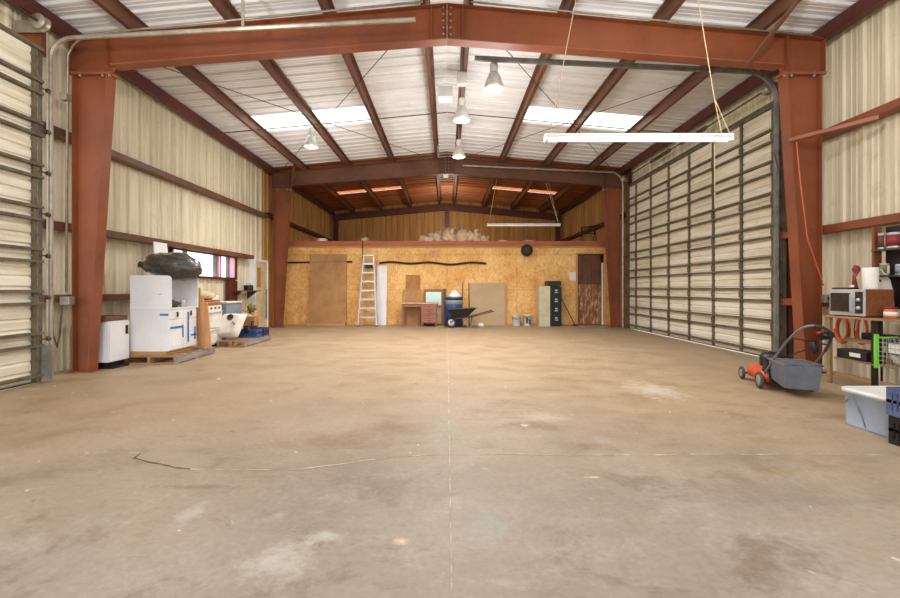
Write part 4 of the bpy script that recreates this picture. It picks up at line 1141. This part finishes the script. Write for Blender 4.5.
# ball, notice, outlet
t = thing('hanging_ball', 'dark brown ball hung high on the strand-board wall', 'ball', (2.74, 14.42, 2.36))
mb = MB().lathe([(.205*math.sin(math.pi*i/14), .205-.205*math.cos(math.pi*i/14)) for i in range(15)], (2.74, 14.42, 2.37), 28)
part('ball', mb, 'ball', t)
part('bracket', MB().tube([(2.74, 14.6, 2.575), (2.74, YP-.002, 2.575)], .02), 'blackmetal', t)
solo('paper_notice', MB().box(4.27, 4.5, YP-.012, YP-.002, 1.55, 1.84), 'paper', 'white paper notice left of the brown doorway', 'notice')
solo('wood_patch', MB().box(-.60, -.27, YP-.014, YP-.002, 2.36, 2.6), 'orange_board', 'small square wood patch high on the strand-board wall', 'board')
solo('white_bottle', MB().lathe([(0, 0), (.035, 0), (.035, .12), (.015, .15), (.015, .18), (0, .18)], (5.16, YP+.2, 2.0), 14), 'alu', 'small bottle hanging in the brown doorway', 'bottle') if False else None

# things on the loft
LZ = 2.922
G = 'crumpled paper heaps on the loft edge'
for i, (x, w, h, lb) in enumerate(((-.75, .28, .16, 'leftmost crumpled kraft paper heap on the loft edge'), (-.35, .3, .26, 'second crumpled kraft heap from the left on the loft edge'),
                                  (.1, .28, .34, 'crumpled kraft heap third from the left on the loft edge'), (.5, .3, .36, 'tallest pale kraft heap in the middle of loft edge'),
                                  (.95, .26, .3, 'crumpled kraft heap fifth from the left on the loft edge'), (1.3, .2, .18, 'rightmost low crumpled kraft heap on the loft edge'))):
    solo('paper_heap', MB().blob((x, 14.92+.14*(i%2), LZ+h*.45), (w*.95, .18, h*.95), .42, 3.2, 3, i*5+1, LZ), 'kraft', lb, 'paper', G)
solo('white_sack', MB().blob((-4.45, 14.95, LZ+.05), (.2, .1, .09), .2, 3, 3, 4, LZ), 'paper', 'small white sack on the loft above the plywood sheet', 'sack')
solo('white_sack', MB().blob((-2.92, 14.9, LZ+.07), (.13, .1, .1), .2, 3, 3, 9, LZ), 'sack', 'small cream sack on the loft above the ladder', 'sack')
for i, (x, lb) in enumerate(((2.0, 'small white scrap on the loft right of the paper heaps'), (2.9, 'flat white scrap on the loft under the far light'))):
    solo('paper_scrap', MB().blob((x, 14.9, LZ+.02), (.2, .06, .04), .3, 3, 2, 3+i, LZ), 'paper', lb, 'paper')
t = thing('metal_stand', 'dark metal sawhorse standing on the loft by the right column', 'stand', (5.05, 15.0, LZ))
for x in (4.82, 5.28):
    for yy in (14.85, 15.15):
        part('leg', MB().tube([(x, yy, LZ), (x, 15.0, LZ+.5)], .018), 'blackmetal', t)
part('crossbar', MB().tube([(4.78, 15.0, LZ+.5), (5.4, 15.0, LZ+.6)], .025), 'blackmetal', t)
part('brace', MB().tube([(4.82, 14.92, LZ+.3), (5.28, 14.92, LZ+.3)], .012), 'blackmetal', t)

# ------------------------------------------------------------------ right: lawn mower
t = thing('lawn_mower', 'orange-red push lawn mower with a slate grey grass bag', 'lawn mower', (4.25, 5.4, 0), R(-17))
def L(name, mb, mat, parent=t, **k): return part(name, mb, mat, parent, local=True, **k)
# local: +y forward (away), width x
mb = MB()
loft(mb, [[(x, y, .08) for x, y in [(p*1.0, q) for p, q in rrect(.46, .62, .1)]], [(x, y, .17) for x, y in rrect(.47, .62, .1)], [(x*.85, y*.9, .22) for x, y in rrect(.46, .62, .1)], [(x*.6, y*.6, .24) for x, y in rrect(.46, .62, .1)]])
for v in mb.bm.verts: v.co.y += .09
L('deck', mb, 'mowerorange')
mb = MB().lathe([(0, .0), (.14, .0), (.15, .03), (.15, .12), (.12, .17), (.05, .19), (0, .19)], (0, .12, .235), 24)
L('engine', mb, 'black')
for sx in (-1, 1):
    for yy, r in ((-.2, .105), (.38, .088)):
        ty = MB().tube([(sx*.27, yy+(r-.02)*math.cos(a), r+(r-.02)*math.sin(a)) for a in [i*math.pi/12 for i in range(24)]], .021, 8, closed=True)
        w = L('wheel', ty, 'rubber')
        part('hub', MB().lathe([(0, -.015), (r*.5, -.018), (r-.03, -.012), (r-.03, .012), (r*.5, .018), (0, .015)], (sx*.27, yy, r), 20, axis=(1, 0, 0)), 'mowerorange' if yy < 0 and sx > 0 else 'galv', w, local=True)
        L('axle', MB().tube([(sx*.2, yy, r), (sx*.27, yy, r)], .01), 'blackmetal')
# grass bag
mb = MB()
def bagring(y, z0, z1, w): return [(-w, y, z0), (w, y, z0), (w, y, z1), (-w, y, z1)]
mb.hexa([(-.165, -.60, .10), (.165, -.60, .09), (.16, -.25, .14), (-.16, -.25, .14), (-.18, -.62, .37), (.185, -.62, .375), (.18, -.22, .375), (-.18, -.22, .375)])
gb = L('grass_bag', mb, 'mowerbag', bevel=.02)
part('rim', MB().tube([(-.185, -.625, .375), (.19, -.625, .38), (.185, -.21, .38), (-.185, -.21, .38)], .011, 8, closed=True), 'greysteel', gb, local=True)
L('rear_flap', MB().bar((-.2, -.2, .35), (-.2, -.1, .12), .01, .1).bar((0, -.20, .30), (0, -.25, .08), .36, .01), 'black')
HPW = [(4.0, 5.28, .2), (4.0, 5.1, .45), (4.03, 4.92, .70), (4.07, 4.78, .83), (4.17, 4.71, .84), (4.30, 4.72, .78), (4.38, 4.78, .69), (4.45, 4.95, .5), (4.48, 5.2, .25)]
hinv = rootof(t).inverted()
hp = [tuple(hinv @ Vector(q)) for q in HPW]
hp_old = [(-.23, -.14, .2), (-.23, -.32, .5), (-.225, -.50, .76), (-.19, -.60, .88), (-.1, -.64, .90), (.08, -.66, .84), (.19, -.62, .76), (.215, -.52, .68), (.22, -.36, .48), (.22, -.14, .2)]
def smooth(pts, it=2):
    for _ in range(it):
        out = [pts[0]]
        for a, b in zip(pts, pts[1:]):
            out.append(tuple(.75*p+.25*q for p, q in zip(a, b))); out.append(tuple(.25*p+.75*q for p, q in zip(a, b)))
        out.append(pts[-1]); pts = out
    return pts
L('handle', MB().tube(smooth(hp), .013, 8), 'greysteel')
L('handle_grip', MB().tube(smooth(hp)[16:30], .017, 8), 'rubber')
L('crossbar', MB().tube([tuple(hinv @ Vector((4.03, 4.93, .68))), tuple(hinv @ Vector((4.43, 4.9, .60)))], .008), 'blackmetal')
L('control_box', MB().blob(tuple(hinv @ Vector((4.29, 4.76, 0.73))), (.075, .05, .05), .3, 3, 3, 2), 'black')
L('starter_grip', MB().tube([tuple(hinv @ Vector((4.15, 4.72, 0.75))), tuple(hinv @ Vector((4.26, 4.71, 0.785)))], .014), 'redlabel', label='dark red grip')
L('cable', MB().tube([tuple(hinv @ Vector((4.29, 4.76, 0.73))), tuple(hinv @ Vector((4.24, 4.8, 0.6))), (.02, -.2, .42), (0, .1, .35)], .008), 'black')
L('control_lump', MB().blob(tuple(hinv @ Vector((4.24, 4.85, 0.58))), (.04, .03, .08), .3, 3, 2, 6), 'black')

# ------------------------------------------------------------------ right: tote and crates
t = thing('storage_tote', 'pale blue plastic storage tote with white lid, beside the dark crate', 'tote', (4.02, 3.72, 0))
mb = MB()
def rr(cx, cy, w, h, r, z): return [(cx+x, cy+y, z) for x, y in rrect(w, h, r)]
loft(mb, [rr(4.005, 3.70, .625, .455, .08, 0), rr(4.005, 3.70, .635, .46, .08, .02), rr(4.01, 3.70, .655, .475, .085, .29), rr(4.01, 3.70, .68, .48, .08, .295), rr(4.01, 3.70, .68, .48, .08, .315)])
part('body', mb, 'tote', t)
mb = MB()
loft(mb, [rr(4.01, 3.70, .70, .50, .085, .305), rr(4.01, 3.70, .70, .50, .085, .335), rr(4.01, 3.70, .66, .46, .075, .345), rr(4.01, 3.70, .60, .40, .06, .335)])
part('lid', mb, 'totelid', t)
part('handle_groove', MB().tube([(3.672, 3.87, .21), (3.668, 3.84, .25), (3.668, 3.80, .252), (3.672, 3.765, .20), (3.680, 3.73, .12), (3.688, 3.70, .03)], .006), 'greyblue', t)
crate('plastic_crate', 'blue plastic crate at the right edge, topmost of two', 3.575, 3.98, 3.04, 3.42, .232, .225, 'slateblue', G if False else 'plastic crates')
crate('plastic_crate', 'black plastic crate at the right edge, under the blue crate', 3.585, 3.97, 3.05, 3.41, 0, .228, 'blackmetal', 'plastic crates')
solo('red_rag', MB().blob((3.75, 3.22, .08), (.13, .13, .07), .3, 3, 3, 4, .012), 'redlabel', 'dark red rag inside the black crate', 'rag')

# ------------------------------------------------------------------ right: shelving bench
t = thing('wooden_shelf', 'wooden shelf bench under the microwave against the right wall', 'shelf', (5.4, 5.0, 0))
part('top_board', MB().box(5.06, 5.74, 3.9, 5.62, .876, .9), 'timber_y', t)
part('lower_board', MB().box(5.13, 5.74, 3.9, 5.57, .33, .35), 'timber_y', t)
part('middle_board', MB().box(5.22, 5.74, 3.9, 5.56, .57, .59), 'timber_y', t)
for (lx, ly, mt) in ((5.08, 5.575, 'timber_y'), (5.66, 5.575, 'timber_y'), (5.06, 4.0, 'timber'), (5.66, 4.0, 'timber')):
    part('leg', MB().box(lx, lx+.04, ly, ly+.04, 0, .875), mt, t)
part('lower_rail', MB().box(5.115, 5.14, 4.08, 5.57, .10, .16), 'timber_y', t)
solo('steel_post', MB().box(5.12, 5.17, 5.02, 5.07, 0, .871), 'blackmetal', 'black post under the shelf beside the wire basket', 'post') if False else part('prop', MB().box(5.11, 5.17, 4.98, 5.06, 0.0, .329).box(5.11, 5.17, 4.98, 5.06, .351, .871), 'blackmetal', t, label='black prop')
# microwave
MX0, MX1, MY0, MY1, MZ0, MZ1 = 5.1, 5.46, 5.13, 5.6, .915, 1.245
t = thing('microwave', 'old microwave with brown case and silver front on the shelf', 'microwave', ((MX0+MX1)/2, (MY0+MY1)/2, .9))
part('case', MB().box(MX0+.02, MX1, MY0, MY1, MZ0, MZ1), 'brownveneer', t, .004)
part('front_frame', MB().box(MX0, MX0+.019, MY0, MY1, MZ0, MZ1), 'alu', t, .004)
d = part('door', MB().box(MX0-.012, MX0-.001, MY0+.14, MY1-.02, MZ0+.03, MZ1-.03), 'alu', t, .003)
part('door_window', MB().box(MX0-.016, MX0-.0125, MY0+.17, MY1-.03, MZ0+.045, MZ1-.045), 'glassdark', d)
part('handle', MB().box(MX0-.035, MX0-.013, MY0+.145, MY0+.16, MZ0+.05, MZ1-.06), 'alu', d)
cp = part('control_panel', MB().box(MX0-.006, MX0-.001, MY0+.02, MY0+.115, MZ0+.03, MZ1-.03), 'glassdark', t)
for z in (MZ0+.1, MZ0+.2):
    part('knob', MB().lathe([(0, 0), (.024, 0), (.02, .018), (0, .018)], (MX0-.006, MY0+.067, z), 14, axis=(-1, 0, 0)), 'alu', cp)
part('foot', MB().box(MX0+.03, MX0+.06, MY0+.04, MY1-.04, .9, .914).box(MX1-.06, MX1-.03, MY0+.04, MY1-.04, .9, .914), 'black', t)
solo('flat_tray', MB().box(5.12, 5.26, 5.36, 5.59, 1.247, 1.27), 'ball', 'flat dark tray on top of the microwave', 'tray', bevel=.004)
t = thing('paper_towel_roll', 'white paper towel roll standing on the microwave', 'paper roll', (5.28, 5.24, 1.247))
part('roll', MB().lathe([(.022, 0), (.078, 0), (.08, .005), (.08, .265), (.078, .27), (.022, .27), (.022, 0)], (5.28, 5.24, 1.247), 32), 'paper', t)
part('loose_sheet', MB().prism([(5.365, 1.5), (5.375, 1.5), (5.49, 1.36), (5.53, 1.2), (5.54, .98), (5.53, .98), (5.52, 1.2), (5.48, 1.355)], 'y', 5.2, 5.3), 'paper', t)
t = thing('red_figurine', 'small red and white figurine beside the paper towel roll', 'figurine', (5.18, 5.30, 1.247))
part('stem', MB().tube([(5.17, 5.32, 1.271), (5.17, 5.33, 1.40), (5.2, 5.32, 1.5)], [.03, .018, .03], 8), 'redlabel', t)
part('bloom', MB().blob((5.21, 5.34, 1.5), (.04, .03, .05), .3, 3, 2, 3), 'redlabel', t)
part('base', MB().lathe([(0, 0), (.03, 0), (.02, .03), (0, .03)], (5.14, 5.33, 1.271), 12), 'paper', t, label='white base')
t = thing('orange_jar', 'orange jar with white label on the shelf right of the microwave', 'jar', (5.28, 4.98, .9))
part('jar_body', MB().lathe([(0, 0), (.055, 0), (.06, .01), (.06, .10), (.05, .115), (0, .115)], (5.25, 4.97, .901), 24), 'orangeplastic', t)
part('paper_wrap', MB().lathe([(.0605, .03), (.0615, .03), (.0615, .08), (.0605, .08)], (5.25, 4.97, .901), 24), 'paper', t, label='white label band')
part('lid', MB().lathe([(0, .135), (.056, .135), (.056, .115), (0, .115)], (5.25, 4.97, .901), 24), 'redlabel', t)
# coiled cords hanging from the wall
def coil(label, x, y, z, h, n, mat, seed, w=.05, r=.011):
    mb = MB(); pts = []
    for i in range(n*16+1):
        a = 2*math.pi*i/16; k = 1+.45*noise.noise(Vector((i*.045, seed, 0)))
        pts.append((x+.03*math.sin(i*.021+seed), y+w*math.cos(a)*k, z+h*math.sin(a)*k))
    mb.tube(pts, r, 5); return solo('coiled_cord', mb, mat, label, 'cord', 'coiled cords under the shelf')
coil('orange extension cord coil hanging under the microwave, left one', 5.60, 5.95, .68, .18, 6, 'orange', 2, .09)
coil('orange extension cord coil hanging beside the black prop', 5.65, 5.74, .68, .18, 6, 'orange', 7, .07)
coil('thin black cord loop hanging between the orange coils', 5.72, 5.84, .70, .14, 1, 'black', 4, .03, .007)
# low items
t = thing('black_tool_case', 'black case with a white label on the lower shelf', 'case', (5.3, 5.4, .35))
part('case', MB().box(5.16, 5.4, 5.16, 5.56, .351, .47), 'black', t, .008)
part('label_plate', MB().box(5.154, 5.159, 5.24, 5.38, .39, .44), 'paper', t, label='white label')
solo('timber_offcut', MB().bar((5.3, 5.54, .60), (5.3, 5.1, .60), .06, .018), 'timber_y', 'thin timber offcut on the middle shelf', 'timber')
solo('dark_toolbox', MB().box(5.33, 5.5, 5.2, 5.5, .351, .45) if False else MB().box(5.42, 5.6, 5.14, 5.5, .591, .68), 'blackmetal', 'dark toolbox on the middle shelf behind the offcut', 'toolbox', bevel=.01)
# wire basket with green edge
t = thing('wire_basket', 'wire basket with lime green end standing in front of the shelf', 'basket', (4.85, 4.45, .42))
bx0, bx1, by0, by1, bz0, bz1 = 4.85, 5.08, 4.2, 4.72, .40, .70
part('green_edge', MB().box(bx0-.03, bx0+.012, by1+.005, by1+.025, bz0-.04, bz1+.04).box(bx0+.012, bx1, by1+.005, by1+.015, bz1, bz1+.012), 'green', t, label='lime green edge')
mb = MB()
for i in range(13):
    yy = by0+(by1-by0)*i/12
    mb.tube([(bx1, yy, bz1), (bx1, yy, bz0), (bx0, yy, bz0), (bx0, yy, bz1)], .003, 4)
for z in [bz0+(bz1-bz0)*k/6 for k in range(7)]:
    for xx in (bx0, bx1): mb.tube([(xx, by0, z), (xx, by1, z)], .003, 4)
    mb.tube([(bx0, by1, z), (bx1, by1, z)], .003, 4)
for k in range(5): 
    xx = bx0+(bx1-bx0)*k/4; mb.tube([(xx, by0, bz0), (xx, by1, bz0), (xx, by1, bz1)], .003, 4)
part('wire_mesh', mb, 'galv', t)
for yy in (by0+.01, by1-.01):
    for xx in (bx0, bx1): part('leg', MB().tube([(xx, yy, bz0), (xx, yy, 0)], .008), 'galv', t)
solo('white_bag', MB().blob((4.97, 4.5, .5), (.08, .17, .11), .2, 3, 3, 6, .405), 'paper', 'white plastic bag inside the wire basket', 'bag')
t = thing('picture_card', 'small white card with blue border inside the wire basket', 'card', (4.83, 4.56, .5))
part('board', MB().box(4.865, 4.875, 4.48, 4.64, .53, .67), 'blueplastic', t)
part('face', MB().box(4.861, 4.865, 4.495, 4.625, .545, .655), 'paper', t)
# hanging wall shelves
t = thing('hanging_shelves', 'dark wall shelving with wooden end board, holding tins', 'shelf', (5.65, 4.9, 1.3))
part('end_board', MB().box(5.46, 5.56, 5.37, 5.40, 1.34, 2.04), 'brownveneer', t, label='brown wooden end board')
part('back_board', MB().box(5.60, 5.625, 4.2, 5.36, 1.0, 2.04), 'blackmetal', t)
for z in (1.40, 1.73):
    part('shelf_board', MB().box(5.42, 5.6, 4.2, 5.365, z, z+.022), 'darkmetal', t)
def tin(label, x, y, z, r, h, mat, lm):
    t = thing('paint_tin', label, 'tin', (x, y, z), 0, 'tins on the hanging shelves')
    part('can', MB().lathe([(0, 0), (r, 0), (r, .005), (r-.002, h-.005), (r, h), (0, h)], (x, y, z), 24), 'alu', t)
    part('wrap', MB().lathe([(r+.0005, h*.12), (r+.0015, h*.12), (r+.0015, h*.85), (r+.0005, h*.85)], (x, y, z), 24), lm, t)
    part('stripe', MB().box(x-.012, x+.012, y-r-.004, y-r, z+h*.15, z+h*.8), 'paper', t, label='white stripe')
tin('dark red and white tin on the upper hanging shelf', 5.50, 5.16, 1.753, .075, .19, 0 or 'redlabel', 'redlabel')
tin('grey tin on the lower hanging shelf', 5.52, 5.12, 1.423, .04, .13, 0, 'greyblue')
tin('small dark red tin behind the grey tin', 5.49, 4.98, 1.753, .05, .12, 0, 'orangeplastic')

tin('olive green tin at the far end of the lower hanging shelf', 5.49, 5.27, 1.423, .045, .15, 0, 'plant')
tin('tall brown tin at the far end of the upper hanging shelf', 5.50, 5.31, 1.753, .04, .2, 0, 'doorwood')
# ------------------------------------------------------------------ light
wd = bpy.data.worlds.new('world'); scn.world = wd; wd.use_nodes = True
bg = wd.node_tree.nodes['Background']
bg.inputs['Color'].default_value = (.93, .96, 1, 1)
bg.inputs['Strength'].default_value = 3.0
def area(name, loc, rot, sx, sy, power, color=(1, 1, 1)):
    l = bpy.data.lights.new(name, 'AREA'); l.shape = 'RECTANGLE'; l.size = sx; l.size_y = sy
    l.energy = power; l.color = color
    o = bpy.data.objects.new(name, l); COL.objects.link(o); o.location = loc; o.rotation_euler = rot
    return o
def point(name, loc, power, color=(1, .93, .82), r=.12):
    l = bpy.data.lights.new(name, 'POINT'); l.energy = power; l.color = color; l.shadow_soft_size = r
    o = bpy.data.objects.new(name, l); COL.objects.link(o); o.location = loc
    return o
def spot(name, loc, power, color=(1, .97, .93), deg=150, r=.12):
    l = bpy.data.lights.new(name, 'SPOT'); l.energy = power; l.color = color; l.shadow_soft_size = r
    l.spot_size = R(deg); l.spot_blend = 1
    o = bpy.data.objects.new(name, l); COL.objects.link(o); o.location = loc
    return o
for i, (x, y, z) in enumerate(LAMPS):
    spot('lamp_and_fill_light', (x, y, z-.1), 430)
    point('lamp_and_fill_light', (x, y, z-.6), 50, (1, .97, .94), .25)  # fill point added below each dome to brighten the roof
# unseen fill lights added over the front bay, without fixtures
for (x, y) in ((-3, .5), (3, .5), (-3, 4.0), (3, 4.0)):
    point('lamp_and_fill_light', (x, y, 4.2), 100, (1, .97, .93))
# warm fill added in the loft, no fixture there
point('loft_fill_light', (0, 18.3, 4.5), 100, (1, .88, .66))

scn.view_settings.view_transform = 'Standard'
scn.view_settings.look = 'None'
scn.view_settings.gamma = 1
scn.view_settings.use_curve_mapping = False
scn.view_settings.exposure = 0.15
scn.cycles.max_bounces = 10
scn.cycles.diffuse_bounces = 6
scn.cycles.use_denoising = True
